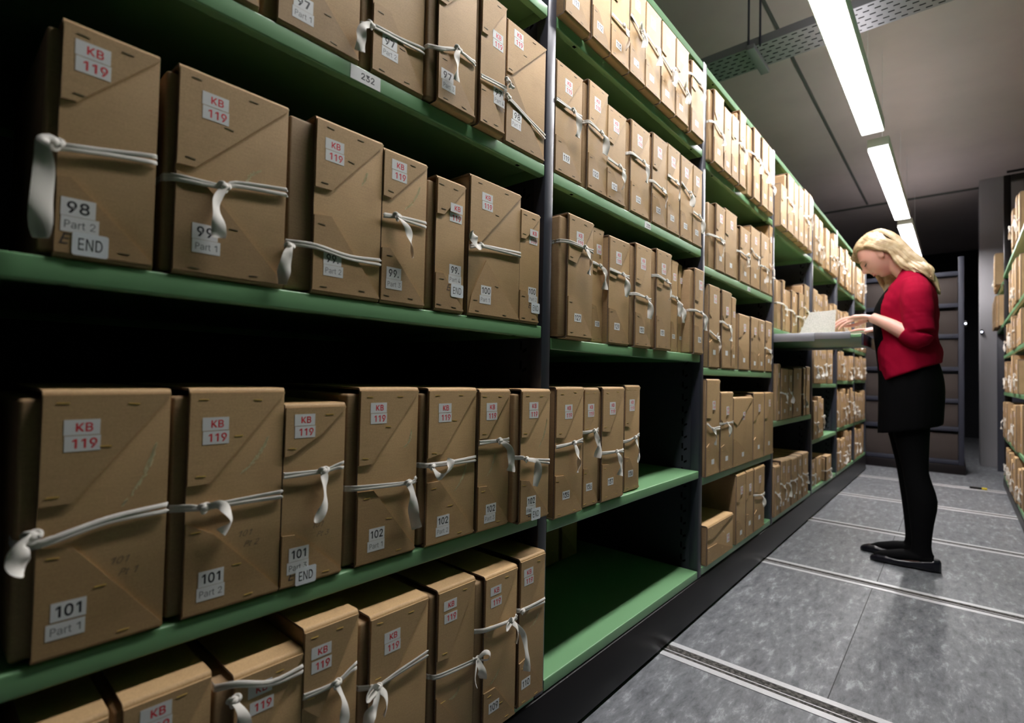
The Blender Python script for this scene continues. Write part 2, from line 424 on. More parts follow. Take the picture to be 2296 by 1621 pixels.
# lettering: flat outlines of each character (b = bold, r = regular), cap height 727
GLYPHS = {
    'b0': '647|476,16 406,-21 324,-33 242,-21 172,16 116,75 77,154 53,250 45,363 53,476 77,572 117,651 172,711 242,748 324,760 406,748 476,711 531,651 570,572 594,476 602,363 594,250 571,154 531,75 249,123 283,101 324,94 365,101 399,123 428,159 450,212 464,280 468,363 464,446 450,515 428,568 399,605 365,626 324,633 283,626 249,605 220,568 198,515 184,446 179,363 184,280 198,212 220,159|13,15,14 12,15,13 12,16,15 11,16,12 11,17,16 10,39,11 39,38,11 38,17,11 38,37,17 37,18,17 36,18,37 10,40,39 10,41,40 35,18,36 9,41,10 35,19,18 9,42,41 34,19,35 33,19,34 9,43,42 8,43,9 33,20,19 32,20,33 8,44,43 7,44,8 32,21,20 7,45,44 31,21,32 7,46,45 30,21,31 6,46,7 30,22,21 6,47,46 29,22,30 28,22,29 6,24,47 28,23,22 5,24,6 27,23,28 5,25,24 5,26,25 26,23,27 5,23,26 5,0,23 4,0,5 4,1,0 3,1,4 3,2,1',
    'b1': '572|279,0 429,0 429,727 279,727 279,579 114,479 114,607 279,727|0,1,2 0,2,3 4,3,6 4,6,5',
    'b2': '647|579,-23 68,-23 68,77 318,342 355,383 385,418 408,448 423,476 432,503 435,531 431,561 420,586 403,606 380,621 352,630 320,634 285,630 257,619 235,602 219,580 208,552 202,494 68,494 79,584 103,644 142,693 194,729 254,752 321,760 388,752 448,730 498,695 536,648 560,593 567,533 563,488 552,446 530,402 498,356 455,303 398,241 241,77 241,104 579,104|27,29,28 27,30,29 26,30,27 26,31,30 25,31,26 25,32,31 24,32,25 24,15,32 15,14,32 14,33,32 23,16,24 16,15,24 13,33,14 23,17,16 12,33,13 23,18,17 11,33,12 23,19,18 11,34,33 10,34,11 22,19,23 22,20,19 9,34,10 22,21,20 9,35,34 8,35,9 7,35,8 7,36,35 6,36,7 5,36,6 5,37,36 4,37,5 4,38,37 3,38,4 3,39,38 2,39,3 2,40,39 2,42,40 42,41,40 2,43,42 2,0,43 1,0,2',
    'b3': '647|451,-3 385,-25 311,-33 243,-26 180,-7 126,24 82,68 52,123 35,211 174,211 186,162 199,139 219,120 245,106 276,97 312,94 350,98 384,108 410,124 430,146 443,173 447,207 443,239 432,269 412,293 382,313 342,326 286,331 201,331 201,436 388,649 388,623 77,623 77,750 555,750 555,649 279,337 279,436 380,435 450,415 507,379 550,330 576,272 585,207 576,141 549,82 506,33|32,34,33 32,30,34 30,35,34 30,31,35 31,36,35 32,29,30 29,31,32 29,37,31 37,36,31 28,37,29 28,38,37 28,39,38 28,40,39 28,27,40 27,41,40 26,41,27 26,42,41 25,42,26 24,42,25 23,42,24 23,43,42 22,43,23 21,43,22 7,9,8 7,10,9 20,43,21 20,44,43 19,44,20 7,11,10 18,44,19 18,45,44 7,12,11 17,45,18 6,12,7 6,13,12 16,45,17 6,14,13 15,45,16 6,15,14 6,45,15 6,46,45 5,46,6 5,0,46 4,0,5 4,1,0 3,1,4 3,2,1',
    'b4': '647|613,128 34,128 34,233 340,750 484,750 178,231 178,255 613,255 513,-23 380,-23 380,173 380,209 380,477 513,477|2,4,3 2,6,4 6,5,4 11,13,12 11,8,13 2,7,6 2,11,7 11,0,7 1,11,2 1,10,11 8,0,11 1,9,10 9,0,1 9,8,0',
    'b5': '647|452,2 388,-24 316,-33 250,-26 190,-5 139,29 99,73 73,126 58,209 193,209 203,163 216,141 234,122 258,107 285,97 316,94 352,99 383,112 409,133 429,160 441,193 445,232 441,271 428,305 407,333 381,355 349,368 311,373 279,370 247,362 219,349 189,328 71,341 117,750 546,750 546,623 236,623 217,454 187,454 210,470 246,486 286,496 328,500 380,495 429,480 472,456 510,423 540,384 563,339 577,288 582,233 573,161 547,97 506,43|32,36,33 36,34,33 36,35,34 32,38,36 38,39,36 39,37,36 41,43,42 40,43,41 40,44,43 39,44,40 39,45,44 37,45,39 37,46,45 32,37,38 32,46,37 32,28,46 28,27,46 27,47,46 27,26,47 26,48,47 32,29,28 25,48,26 32,30,29 24,48,25 32,31,30 24,49,48 23,49,24 22,49,23 22,50,49 21,50,22 21,51,50 20,51,21 7,9,8 7,10,9 19,51,20 7,11,10 19,52,51 18,52,19 7,12,11 17,52,18 6,12,7 6,13,12 16,52,17 6,14,13 15,52,16 6,15,14 15,53,52 6,53,15 5,53,6 5,0,53 4,0,5 4,1,0 3,1,4 3,2,1',
    'b6': '647|454,0 393,-25 323,-33 254,-24 192,1 140,42 101,95 76,159 68,231 74,290 93,350 126,418 177,499 348,750 504,750 228,350 167,350 201,407 220,428 244,446 271,460 302,469 336,472 403,464 463,441 512,404 548,354 571,293 579,224 570,155 546,92 506,40 260,109 290,97 323,92 357,97 386,109 410,129 429,156 441,188 445,224 441,262 429,294 410,320 386,340 357,352 323,356 289,352 260,340 236,320 217,295 206,263 202,226 206,188 218,156 236,129|12,14,13 12,21,14 21,15,14 11,20,12 20,21,12 21,23,22 15,23,21 15,24,23 11,19,20 11,18,19 15,25,24 11,17,18 10,17,11 10,16,17 15,46,25 46,26,25 15,47,46 45,26,46 45,27,26 15,48,47 44,27,45 10,15,16 10,48,15 9,48,10 9,49,48 43,27,44 9,50,49 42,27,43 9,51,50 41,27,42 41,28,27 8,51,9 8,52,51 40,28,41 7,52,8 7,53,52 39,28,40 39,29,28 7,54,53 38,29,39 6,54,7 6,55,54 37,29,38 37,30,29 6,32,55 36,30,37 6,33,32 35,30,36 6,34,33 34,30,35 5,34,6 34,31,30 5,31,34 4,31,5 4,0,31 3,0,4 3,1,0 2,1,3',
    'b7': '629|71,727 572,727 572,592 71,592 572,592 414,592 171,0 337,0|0,1,2 0,2,3 4,5,6 4,6,7',
    'b8': '647|462,-5 397,-26 323,-33 250,-26 184,-5 129,30 87,75 60,131 51,193 56,243 72,289 97,329 130,362 170,387 195,395 195,367 157,383 114,426 86,481 77,543 86,603 110,655 148,699 198,732 257,753 323,760 389,753 448,732 497,699 536,655 560,603 569,543 560,482 532,427 490,384 452,367 452,395 477,387 516,362 549,329 574,289 590,243 596,193 587,131 560,75 517,30 248,107 282,97 323,93 364,97 397,107 423,123 442,144 454,169 458,198 454,230 441,257 421,280 394,298 361,309 323,313 285,309 252,298 225,280 205,257 192,230 188,198 192,168 203,144 222,123 264,450 292,440 323,437 355,440 381,450 403,465 419,484 430,508 433,537 430,565 420,588 404,607 383,622 356,631 323,634 291,631 264,622 242,607 226,588 216,565 213,537 216,508 226,484 242,465|24,26,25 23,26,24 23,27,26 22,27,23 22,28,27 22,29,28 21,29,22 21,84,29 84,83,29 83,30,29 20,85,21 85,84,21 82,30,83 20,86,85 81,30,82 20,87,86 80,30,81 20,88,87 80,31,30 19,88,20 79,31,80 19,89,88 78,31,79 19,90,89 78,32,31 18,90,19 77,32,78 18,91,90 76,32,77 18,92,91 75,32,76 18,93,92 75,33,32 17,93,18 17,70,93 74,33,75 17,71,70 73,33,74 17,72,71 72,33,73 17,33,72 17,36,33 36,34,33 16,14,17 14,36,17 16,13,14 15,36,14 15,35,36 37,34,36 16,12,13 38,34,37 35,38,34 12,15,16 15,38,35 12,38,15 11,38,12 11,39,38 11,60,39 60,40,39 10,60,11 10,61,60 59,40,60 58,40,59 10,62,61 57,40,58 10,63,62 57,41,40 9,63,10 9,64,63 56,41,57 9,65,64 55,41,56 55,42,41 8,65,9 8,66,65 54,42,55 53,42,54 8,67,66 53,43,42 7,67,8 52,43,53 7,68,67 51,43,52 7,69,68 6,69,7 51,44,43 6,46,69 50,44,51 6,47,46 49,44,50 6,48,47 48,44,49 6,44,48 5,44,6 5,45,44 4,45,5 4,0,45 4,1,0 3,1,4 3,2,1',
    'b9': '647|192,726 254,751 323,760 393,751 455,726 507,685 546,632 571,568 579,496 572,437 554,377 520,309 469,228 298,-23 143,-23 419,377 480,377 446,320 426,299 403,281 375,267 345,258 311,255 244,263 185,286 135,323 98,373 75,434 68,503 76,573 101,635 140,687 386,618 357,630 323,635 290,630 261,618 237,598 218,571 206,539 202,502 206,465 218,433 236,407 261,387 290,375 323,371 357,375 386,387 411,407 429,432 441,464 445,501 441,539 429,571 410,598|1,3,2 0,3,1 0,4,3 31,4,0 31,5,4 30,5,31 30,34,5 34,6,5 29,35,30 35,34,30 33,6,34 33,7,6 29,36,35 32,7,33 55,7,32 29,37,36 54,7,55 29,38,37 28,38,29 28,39,38 53,7,54 53,8,7 28,40,39 52,8,53 27,40,28 27,41,40 51,8,52 51,9,8 27,42,41 50,9,51 50,10,9 26,42,27 26,43,42 49,10,50 26,44,43 48,10,49 26,45,44 47,15,48 15,10,48 15,16,10 16,11,10 17,11,16 47,22,15 22,14,15 26,46,45 46,22,47 25,46,26 25,22,46 24,22,25 18,11,17 18,12,11 19,12,18 23,22,24 20,12,19 21,12,20 22,12,21 14,12,22 14,13,12',
    'bK': '714|86,0 236,0 236,727 86,727 236,200 688,727 500,727 236,400 286,259 513,0 700,0 386,375|0,1,2 0,2,3 4,5,6 4,6,7 8,9,10 8,10,11',
    'bB': '652|353,-23 63,-23 63,750 346,750 418,743 480,722 529,688 564,643 585,591 592,535 587,487 573,447 551,415 522,390 490,372 473,365 473,393 492,389 531,370 567,341 595,301 614,252 620,194 613,137 592,84 555,39 502,5 435,-16 201,307 201,104 349,104 416,112 456,132 477,160 485,196 481,224 470,251 451,273 426,291 394,303 354,307 201,623 201,431 339,431 373,434 402,444 425,459 442,479 453,503 457,531 450,567 431,596 397,615 341,623|1,41,2 41,3,2 41,4,3 41,5,4 41,6,5 41,7,6 41,53,7 53,8,7 1,42,41 52,8,53 51,8,52 50,8,51 50,9,8 49,9,50 49,10,9 48,10,49 47,10,48 47,11,10 46,11,47 45,11,46 45,12,11 44,12,45 43,12,44 1,28,42 28,43,42 28,16,43 16,12,43 16,13,12 28,15,16 17,13,16 17,14,13 14,18,17 15,18,14 15,19,18 28,19,15 28,40,19 40,20,19 1,29,28 39,20,40 38,20,39 38,21,20 37,21,38 36,21,37 36,22,21 35,22,36 34,22,35 33,22,34 33,23,22 32,23,33 32,24,23 31,24,32 30,24,31 1,30,29 1,24,30 1,25,24 1,26,25 1,27,26 1,0,27',
    'bE': '598|559,-23 63,-23 63,750 555,750 555,623 201,623 201,431 531,431 531,304 201,304 201,104 559,104|1,5,2 5,3,2 5,4,3 1,6,5 1,9,6 9,7,6 9,8,7 1,10,9 1,11,10 1,0,11',
    'bN': '748|201,-23 63,-23 63,750 207,750 510,273 523,253 538,227 555,197 574,163 593,127 626,61 558,50 552,114 550,154 548,190 547,224 547,254 547,279 547,750 685,750 685,-23 540,-23 269,403 252,431 234,461 214,494 192,533 165,579 117,664 192,675 195,597 198,549 199,506 200,469 201,439 201,416|1,28,2 28,3,2 28,29,3 29,4,3 17,19,18 17,20,19 30,4,29 1,27,28 31,4,30 1,26,27 32,4,31 1,32,26 32,25,26 1,33,32 25,4,32 24,4,25 1,34,33 23,4,24 1,35,34 22,4,23 1,0,35 21,4,22 16,20,17 21,5,4 15,20,16 21,6,5 21,14,6 14,7,6 14,7,15 7,20,15 8,20,7 21,13,14 9,20,8 21,12,13 10,20,9 21,11,12 11,20,10 21,20,11',
    'bD': '743|86,0 236,0 236,727 86,727 236,727 236,600 329,600 329,727 236,0 236,128 329,128 329,0 329,727 416,715 377,592 329,600 416,715 497,679 422,568 377,592 497,679 566,621 460,531 422,568 566,621 619,546 490,482 460,531 619,546 653,458 508,425 490,482 653,458 664,364 514,364 508,425 664,364 653,270 508,303 514,364 653,270 619,182 490,246 508,303 619,182 566,107 460,197 490,246 566,107 497,49 422,159 460,197 497,49 416,12 377,136 422,159 416,12 329,0 329,128 377,136|0,1,2 0,2,3 4,5,6 4,6,7 8,9,10 8,10,11 12,13,14 12,14,15 16,17,18 16,18,19 20,21,22 20,22,23 24,25,26 24,26,27 28,29,30 28,30,31 32,33,34 32,34,35 36,37,38 36,38,39 40,41,42 40,42,43 44,45,46 44,46,47 48,49,50 48,50,51 52,53,54 52,54,55 56,57,58 56,58,59',
    'b.': '268|199,-4 170,-23 136,-30 102,-23 74,-4 54,25 47,59 54,93 74,121 102,141 136,147 170,141 199,121 218,93 225,59 218,25|9,11,10 9,12,11 8,12,9 7,12,8 7,13,12 6,13,7 6,14,13 6,15,14 5,15,6 5,0,15 4,0,5 4,1,0 3,1,4 2,1,3',
    'r0': '647|324,-10 249,1 186,34 135,88 98,162 76,254 68,363 76,472 99,564 136,638 186,692 249,726 324,737 399,726 462,692 512,638 549,564 572,472 579,363 572,254 549,162 512,88 462,34 399,1 324,71 373,79 415,105 448,148 472,205 486,277 491,363 486,449 472,522 448,579 415,622 373,648 324,657 274,648 233,622 200,579 176,522 161,449 156,363 161,277 176,205 200,148 233,105 274,79|11,13,12 10,13,11 10,14,13 9,14,10 9,36,14 36,15,14 9,37,36 35,15,36 9,38,37 34,15,35 8,38,9 34,16,15 8,39,38 33,16,34 8,40,39 32,16,33 7,40,8 32,17,16 7,41,40 31,17,32 6,41,7 31,18,17 6,42,41 30,18,31 5,42,6 5,43,42 29,18,30 29,19,18 5,44,43 28,19,29 4,44,5 28,20,19 4,45,44 27,20,28 3,45,4 27,21,20 3,46,45 26,21,27 3,47,46 25,21,26 2,47,3 25,22,21 2,24,47 24,22,25 2,22,24 1,22,2 1,23,22 1,0,23',
    'r1': '572|322,0 429,0 429,727 322,727 322,579 114,479 114,607 322,727|0,1,2 0,2,3 4,3,6 4,6,5',
    'r2': '647|91,0 91,68 335,327 373,368 403,403 427,436 444,467 454,498 458,531 453,567 440,598 418,623 390,642 357,653 320,657 280,652 246,639 219,619 198,591 186,557 181,517 94,517 101,579 123,632 158,676 204,709 260,730 322,737 383,730 437,710 482,678 516,636 537,587 544,532 541,492 530,454 510,414 480,370 438,318 382,257 218,86 218,81 556,81 556,0|26,28,27 26,29,28 25,29,26 25,30,29 24,30,25 24,31,30 23,15,24 15,14,24 14,13,24 13,31,24 12,31,13 23,16,15 11,31,12 23,17,16 11,32,31 22,17,23 10,32,11 22,18,17 9,32,10 22,19,18 9,33,32 21,19,22 8,33,9 21,20,19 8,34,33 7,34,8 6,34,7 6,35,34 5,35,6 5,36,35 4,36,5 4,37,36 3,37,4 3,38,37 2,38,3 1,38,2 1,39,38 1,40,39 1,41,40 1,42,41 1,43,42 0,43,1',
    'r3': '647|311,-10 248,-4 190,14 140,43 100,82 74,131 62,188 156,188 164,154 181,124 205,101 236,85 272,75 312,71 355,75 393,87 425,106 450,133 465,166 470,207 466,245 452,280 427,310 392,334 346,349 287,354 224,354 224,427 411,641 411,646 100,646 100,727 532,727 532,658 302,398 302,413 377,412 441,394 492,362 530,318 554,265 562,207 553,147 529,94 491,51 441,18 381,-3|30,32,31 30,33,32 30,29,33 29,28,33 28,34,33 27,35,28 35,34,28 26,35,27 26,36,35 26,37,36 26,38,37 26,25,38 25,24,38 24,39,38 23,39,24 22,39,23 22,40,39 21,40,22 20,40,21 20,41,40 19,41,20 18,41,19 18,42,41 5,7,6 5,8,7 17,42,18 5,9,8 17,43,42 16,43,17 4,9,5 4,10,9 15,43,16 4,11,10 15,44,43 14,44,15 4,12,11 3,12,4 13,44,14 3,13,12 3,44,13 3,45,44 2,45,3 2,46,45 1,46,2 1,0,46',
    'r4': '647|57,151 57,226 353,727 444,727 155,237 155,232 590,232 590,151 403,0 403,173 403,209 403,454 490,454 490,0|1,3,2 1,4,3 10,12,11 10,13,12 1,5,4 1,6,5 1,10,6 10,7,6 0,10,1 0,9,10 13,7,10 0,8,9 8,7,0 8,13,7',
    'r5': '647|316,-10 255,-3 200,16 154,46 118,86 95,133 85,186 175,186 182,155 197,127 219,104 248,86 280,75 316,71 358,76 395,92 426,117 449,149 463,188 468,232 463,276 448,316 424,349 392,374 355,390 311,396 275,393 239,383 208,369 183,351 96,361 137,727 523,727 523,646 215,646 191,431 195,431 221,450 254,464 290,474 328,477 376,472 420,459 459,437 493,408 521,372 541,330 554,284 559,233 551,167 527,108 490,59 441,22 382,-2|30,34,31 34,32,31 34,33,32 30,35,34 39,41,40 38,41,39 38,42,41 37,42,38 37,43,42 36,43,37 36,44,43 30,36,35 30,26,36 26,25,36 25,44,36 25,45,44 24,45,25 30,27,26 23,45,24 30,28,27 22,45,23 22,46,45 30,29,28 21,46,22 21,47,46 20,47,21 20,48,47 19,48,20 19,49,48 18,49,19 17,49,18 5,7,6 5,8,7 17,50,49 5,9,8 16,50,17 4,9,5 4,10,9 15,50,16 15,51,50 4,11,10 14,51,15 4,12,11 3,12,4 13,51,14 3,13,12 3,51,13 3,52,51 2,52,3 2,53,52 1,53,2 1,0,53',
    'r6': '647|323,-10 259,-2 203,21 156,58 121,106 98,165 91,231 97,285 114,342 146,407 196,486 361,727 460,727 216,373 208,373 220,393 236,411 256,427 280,439 306,446 336,449 398,442 451,421 495,388 528,343 549,288 556,224 548,160 525,104 490,56 443,20 387,-2 323,69 363,74 398,90 427,113 449,145 463,182 468,224 463,267 449,305 427,336 398,359 363,374 323,379 283,374 248,360 219,336 197,306 183,269 179,226 183,183 197,145 219,114 248,90 283,74|10,12,11 10,16,12 16,13,12 9,16,10 19,21,20 18,21,19 18,22,21 17,22,18 16,22,17 16,23,22 9,15,16 13,44,16 44,23,16 8,15,9 8,14,15 44,43,23 43,24,23 13,45,44 13,46,45 42,24,43 8,13,14 8,46,13 8,47,46 41,24,42 41,25,24 7,47,8 7,48,47 40,25,41 7,49,48 39,25,40 39,26,25 6,49,7 6,50,49 38,26,39 5,50,6 5,51,50 37,26,38 37,27,26 5,52,51 36,27,37 4,52,5 36,28,27 4,53,52 35,28,36 4,54,53 34,28,35 3,54,4 34,29,28 3,55,54 33,29,34 3,32,55 32,29,33 3,29,32 2,29,3 2,30,29 1,30,2 1,31,30 0,31,1',
    'r7': '629|71,727 572,727 572,637 71,637 572,637 467,637 171,0 282,0|0,1,2 0,2,3 4,5,6 4,6,7',
    'r8': '647|323,-10 254,-3 194,16 144,47 106,88 82,137 74,193 79,238 93,279 115,315 144,344 179,366 218,378 218,382 170,403 132,440 108,488 101,543 108,596 129,643 163,682 208,712 262,730 323,737 384,730 437,712 482,682 516,643 538,596 545,543 537,489 513,440 476,403 429,382 429,378 467,366 502,344 531,315 553,279 568,238 573,193 565,137 541,88 503,47 453,16 392,-3 323,70 368,74 407,86 438,105 462,131 476,162 481,198 476,236 461,270 436,297 404,318 366,332 323,336 280,332 242,318 210,297 185,270 170,236 165,198 170,162 184,131 208,105 239,86 278,74 323,414 360,418 392,429 418,448 439,472 452,502 456,537 452,571 440,600 420,624 393,642 361,653 323,657 286,653 253,642 227,624 207,600 194,571 190,537 194,502 207,472 227,448 254,429 287,418|22,24,23 21,24,22 21,25,24 20,25,21 20,26,25 19,26,20 19,82,26 82,27,26 19,83,82 81,27,82 19,84,83 80,27,81 18,84,19 80,28,27 18,85,84 79,28,80 18,86,85 78,28,79 18,87,86 77,28,78 17,87,18 77,29,28 17,88,87 76,29,77 16,88,17 76,30,29 16,89,88 75,30,76 16,90,89 74,30,75 74,31,30 15,90,16 15,91,90 73,31,74 15,92,91 72,31,73 72,32,31 14,92,15 14,93,92 71,32,72 14,70,93 70,32,71 14,32,70 14,33,32 13,33,14 12,33,13 12,34,33 11,34,12 11,35,34 10,35,11 10,36,35 9,58,10 58,36,10 58,37,36 9,59,58 57,37,58 9,60,59 56,37,57 9,61,60 55,37,56 8,61,9 55,38,37 8,62,61 54,38,55 7,62,8 54,39,38 7,63,62 53,39,54 6,63,7 53,40,39 6,64,63 52,40,53 6,65,64 51,40,52 5,65,6 51,41,40 5,66,65 50,41,51 4,66,5 50,42,41 4,67,66 49,42,50 4,68,67 48,42,49 3,68,4 48,43,42 3,69,68 47,43,48 3,46,69 46,43,47 3,43,46 2,43,3 2,44,43 1,44,2 1,45,44 0,45,1',
    'r9': '647|323,737 387,729 443,706 490,669 526,621 548,562 556,496 550,442 533,385 500,320 450,241 286,0 186,0 431,354 439,354 427,334 411,316 391,300 367,288 340,281 311,278 249,285 196,306 152,339 119,384 98,439 91,503 98,567 121,624 157,671 204,706 260,729 323,658 284,653 249,637 220,613 198,582 184,545 179,503 184,460 198,422 220,391 249,368 284,353 323,348 363,353 398,367 427,391 449,422 463,459 468,501 463,544 449,582 427,613 398,637 363,653|31,1,0 30,1,31 30,2,1 29,2,30 29,3,2 28,33,29 33,32,29 32,3,29 32,55,3 55,4,3 28,34,33 54,4,55 28,35,34 53,4,54 27,35,28 53,5,4 27,36,35 52,5,53 27,37,36 51,5,52 26,37,27 51,6,5 26,38,37 50,6,51 25,38,26 25,39,38 49,6,50 49,7,6 25,40,39 48,7,49 48,8,7 24,40,25 24,41,40 47,8,48 24,42,41 46,8,47 46,14,8 14,9,8 23,42,24 23,43,42 45,13,46 13,14,46 45,17,13 17,12,13 15,9,14 23,44,43 44,17,45 23,17,44 22,17,23 16,9,15 16,10,9 17,10,16 21,17,22 21,18,17 12,10,17 21,19,18 20,19,21 12,11,10',
    'rE': '598|86,0 86,727 532,727 532,645 178,645 178,408 508,408 508,327 178,327 178,81 536,81 536,0|0,4,1 4,2,1 4,3,2 0,5,4 0,8,5 8,6,5 8,7,6 0,9,8 0,10,9 0,11,10',
    'rN': '748|86,0 86,727 195,727 490,261 503,241 518,215 535,186 554,152 573,117 591,79 579,77 575,116 573,155 571,191 570,225 570,254 570,279 570,727 662,727 662,0 553,0 289,415 271,443 253,473 234,506 211,544 185,591 154,646 170,648 173,596 175,548 176,506 178,469 178,438 179,416 179,0|0,27,1 27,2,1 27,28,2 28,3,2 16,18,17 16,19,18 29,26,28 26,3,28 0,29,27 29,26,27 0,30,29 25,3,26 0,31,30 24,3,25 23,3,24 0,32,31 22,3,23 0,33,32 21,3,22 0,34,33 0,35,34 20,3,21 15,19,16 20,4,3 14,19,15 20,5,4 13,19,14 20,6,5 12,19,13 20,7,6 11,19,12 20,8,7 20,10,8 10,9,8 10,19,11 20,19,10',
    'rD': '743|86,0 186,0 186,727 86,727 186,727 186,642 329,642 329,727 186,0 186,85 329,85 329,0 329,727 416,715 390,633 329,642 416,715 497,679 447,605 390,633 497,679 566,621 495,561 447,605 566,621 619,546 533,503 495,561 619,546 653,458 556,436 533,503 653,458 664,364 564,364 556,436 664,364 653,270 556,292 564,364 653,270 619,182 533,224 556,292 619,182 566,107 495,167 533,224 566,107 497,49 447,122 495,167 497,49 416,12 390,95 447,122 416,12 329,0 329,85 390,95|0,1,2 0,2,3 4,5,6 4,6,7 8,9,10 8,10,11 12,13,14 12,14,15 16,17,18 16,18,19 20,21,22 20,22,23 24,25,26 24,26,27 28,29,30 28,30,31 32,33,34 32,34,35 36,37,38 36,38,39 40,41,42 40,42,43 44,45,46 44,46,47 48,49,50 48,50,51 52,53,54 52,54,55 56,57,58 56,58,59',
    'rP': '600|86,0 179,0 179,727 86,727 179,727 179,644 314,644 314,727 179,300 179,384 314,384 314,300 314,727 389,717 361,637 314,644 389,717 457,687 403,619 361,637 457,687 511,639 436,590 403,619 511,639 545,580 457,554 436,590 545,580 557,514 464,514 457,554 557,514 545,448 457,474 464,514 545,448 511,388 436,437 457,474 511,388 457,341 403,409 436,437 457,341 389,311 361,390 403,409 389,311 314,300 314,384 361,390|0,1,2 0,2,3 4,5,6 4,6,7 8,9,10 8,10,11 12,13,14 12,14,15 16,17,18 16,18,19 20,21,22 20,22,23 24,25,26 24,26,27 28,29,30 28,30,31 32,33,34 32,34,35 36,37,38 36,38,39 40,41,42 40,42,43 44,45,46 44,46,47 48,49,50 48,50,51',
    'ra': '556|228,-12 179,-7 135,7 97,31 68,64 50,105 43,154 48,197 62,230 83,256 111,276 143,291 179,301 217,308 255,314 299,320 334,324 360,329 379,336 390,347 394,364 394,367 391,398 381,424 365,445 343,460 314,470 280,473 244,470 213,461 188,447 168,430 153,411 143,391 59,416 81,460 112,494 149,519 190,536 233,546 277,549 308,548 342,542 376,532 408,515 437,491 461,458 476,414 481,359 481,0 395,0 395,74 389,74 377,55 360,35 337,17 308,1 272,-9 243,65 288,70 326,84 355,106 376,133 389,164 394,197 394,271 385,265 371,260 352,255 331,251 308,248 286,245 266,242 251,240 220,235 192,227 167,215 148,199 135,178 131,150 135,124 146,103 163,87 185,75 213,67|39,41,40 39,42,41 38,42,39 38,43,42 37,43,38 37,44,43 36,44,37 36,45,44 35,45,36 35,27,45 27,46,45 35,28,27 26,46,27 35,29,28 25,46,26 35,30,29 34,30,35 24,46,25 24,47,46 34,31,30 23,47,24 34,32,31 22,47,23 33,32,34 22,48,47 21,48,22 20,48,21 19,48,20 19,49,48 18,49,19 17,65,18 65,49,18 16,65,17 15,65,16 14,65,15 13,65,14 12,65,13 11,65,12 10,65,11 9,65,10 9,66,65 64,49,65 9,67,66 9,68,67 8,68,9 8,69,68 8,70,69 8,71,70 8,72,71 8,73,72 8,74,73 8,75,74 7,75,8 7,76,75 7,77,76 7,78,77 63,49,64 6,78,7 6,79,78 62,49,63 5,79,6 5,80,79 61,51,62 51,49,62 5,81,80 60,51,61 4,81,5 4,82,81 4,83,82 59,52,60 52,51,60 4,84,83 59,53,52 50,49,51 58,53,59 4,58,84 4,53,58 3,53,4 3,54,53 3,55,54 2,55,3 2,56,55 1,56,2 1,57,56 0,57,1',
    'rr': '370|75,0 75,542 160,542 160,459 165,459 186,496 218,525 258,544 304,550 315,550 328,549 339,549 348,548 348,461 341,462 329,463 313,465 296,465 260,461 227,450 200,431 180,405 167,374 162,339 162,0|7,9,8 7,10,9 7,11,10 7,12,11 7,13,12 6,13,7 0,2,1 0,3,2 5,13,6 4,17,5 17,16,5 16,15,5 15,14,5 14,13,5 4,18,17 4,19,18 0,4,3 0,22,4 22,21,4 21,20,4 20,19,4 0,23,22 0,24,23',
    'rt': '325|291,542 291,467 9,467 9,542 93,673 180,673 180,140 184,109 194,88 214,75 243,71 253,72 265,73 277,75 288,77 304,2 290,-1 274,-4 257,-5 241,-6 178,3 131,30 102,74 93,133|23,5,4 23,6,5 2,0,3 2,1,0 23,7,6 22,7,23 22,8,7 22,9,8 13,15,14 22,10,9 12,15,13 21,10,22 11,15,12 10,15,11 21,15,10 20,15,21 19,15,20 19,16,15 19,17,16 19,18,17',
}


_TXT = {}


def text_geo(s_, bold=0.0, shear=0.0):
    """vertices, faces and width of a word, centred, capitals 1 high"""
    key = (s_, bold >= 0.01, shear)
    if key in _TXT:
        return _TXT[key]
    vs, fs, x = [], [], 0.0
    for ch in s_:
        if ch == ' ':
            x += 300
            continue
        g = GLYPHS.get(('b' if bold >= 0.01 else 'r') + ch) or GLYPHS.get('b' + ch) or GLYPHS['r' + ch]
        adv, pv, pf = g.split('|')
        o = len(vs)
        for q in pv.split():
            a, b_ = q.split(',')
            vs.append([x + float(a) + float(b_) * shear, float(b_)])
        fs += [tuple(int(k) + o for k in q.split(',')) for q in pf.split()]
        x += float(adv)
    x0, x1 = min(v[0] for v in vs), max(v[0] for v in vs)
    vs = [((a - (x0 + x1) / 2) / 727, (b_ - 363) / 727) for a, b_ in vs]
    _TXT[key] = (vs, fs, (x1 - x0) / 727)
    return _TXT[key]


def put_text(mb, s_, x, z, hgt, mi, y=-0.0009, bold=0.0, shear=0.0, wide=1.0, maxw=None):
    vs, fs, w = text_geo(s_, bold, shear)
    kx = hgt * wide
    if maxw and w * kx > maxw:
        kx = maxw / w
    mb.add([(x + a * kx, y, z + b_ * hgt) for a, b_ in vs], fs, mi)


# ------------------------------------------------------------------ room
BAYS = [-1.0, 0.0, 1.0, 2.0, 2.97, 3.9, 4.82, 5.6]
RX = 1.06            # front of the shelving on the other side of the aisle
mb = MB()
mb.box((-1.2, -2.6, -0.06), (3.0, 11.2, 0.0))
fl = struct('floor', mb, [M['floor']], smooth_=False)
mb = MB()
mb.box((-1.2, -2.6, 3.3), (3.0, 11.2, 3.38))
struct('ceiling', mb, [M['ceiling']], smooth_=False)
mb = MB()
mb.box((-1.2, -2.6, 0.0), (-1.1, 11.2, 3.3))
struct('wall_left', mb, [M['wall']], smooth_=False)
mb = MB()
mb.box((-1.1, 11.1, 0.0), (3.0, 11.2, 3.3))
struct('wall_back', mb, [M['wall']], smooth_=False)
mb = MB()
mb.box((1.90, -2.6, 0.0), (2.0, 11.1, 3.3))
struct('wall_right', mb, [M['wall']], smooth_=False)
mb = MB()
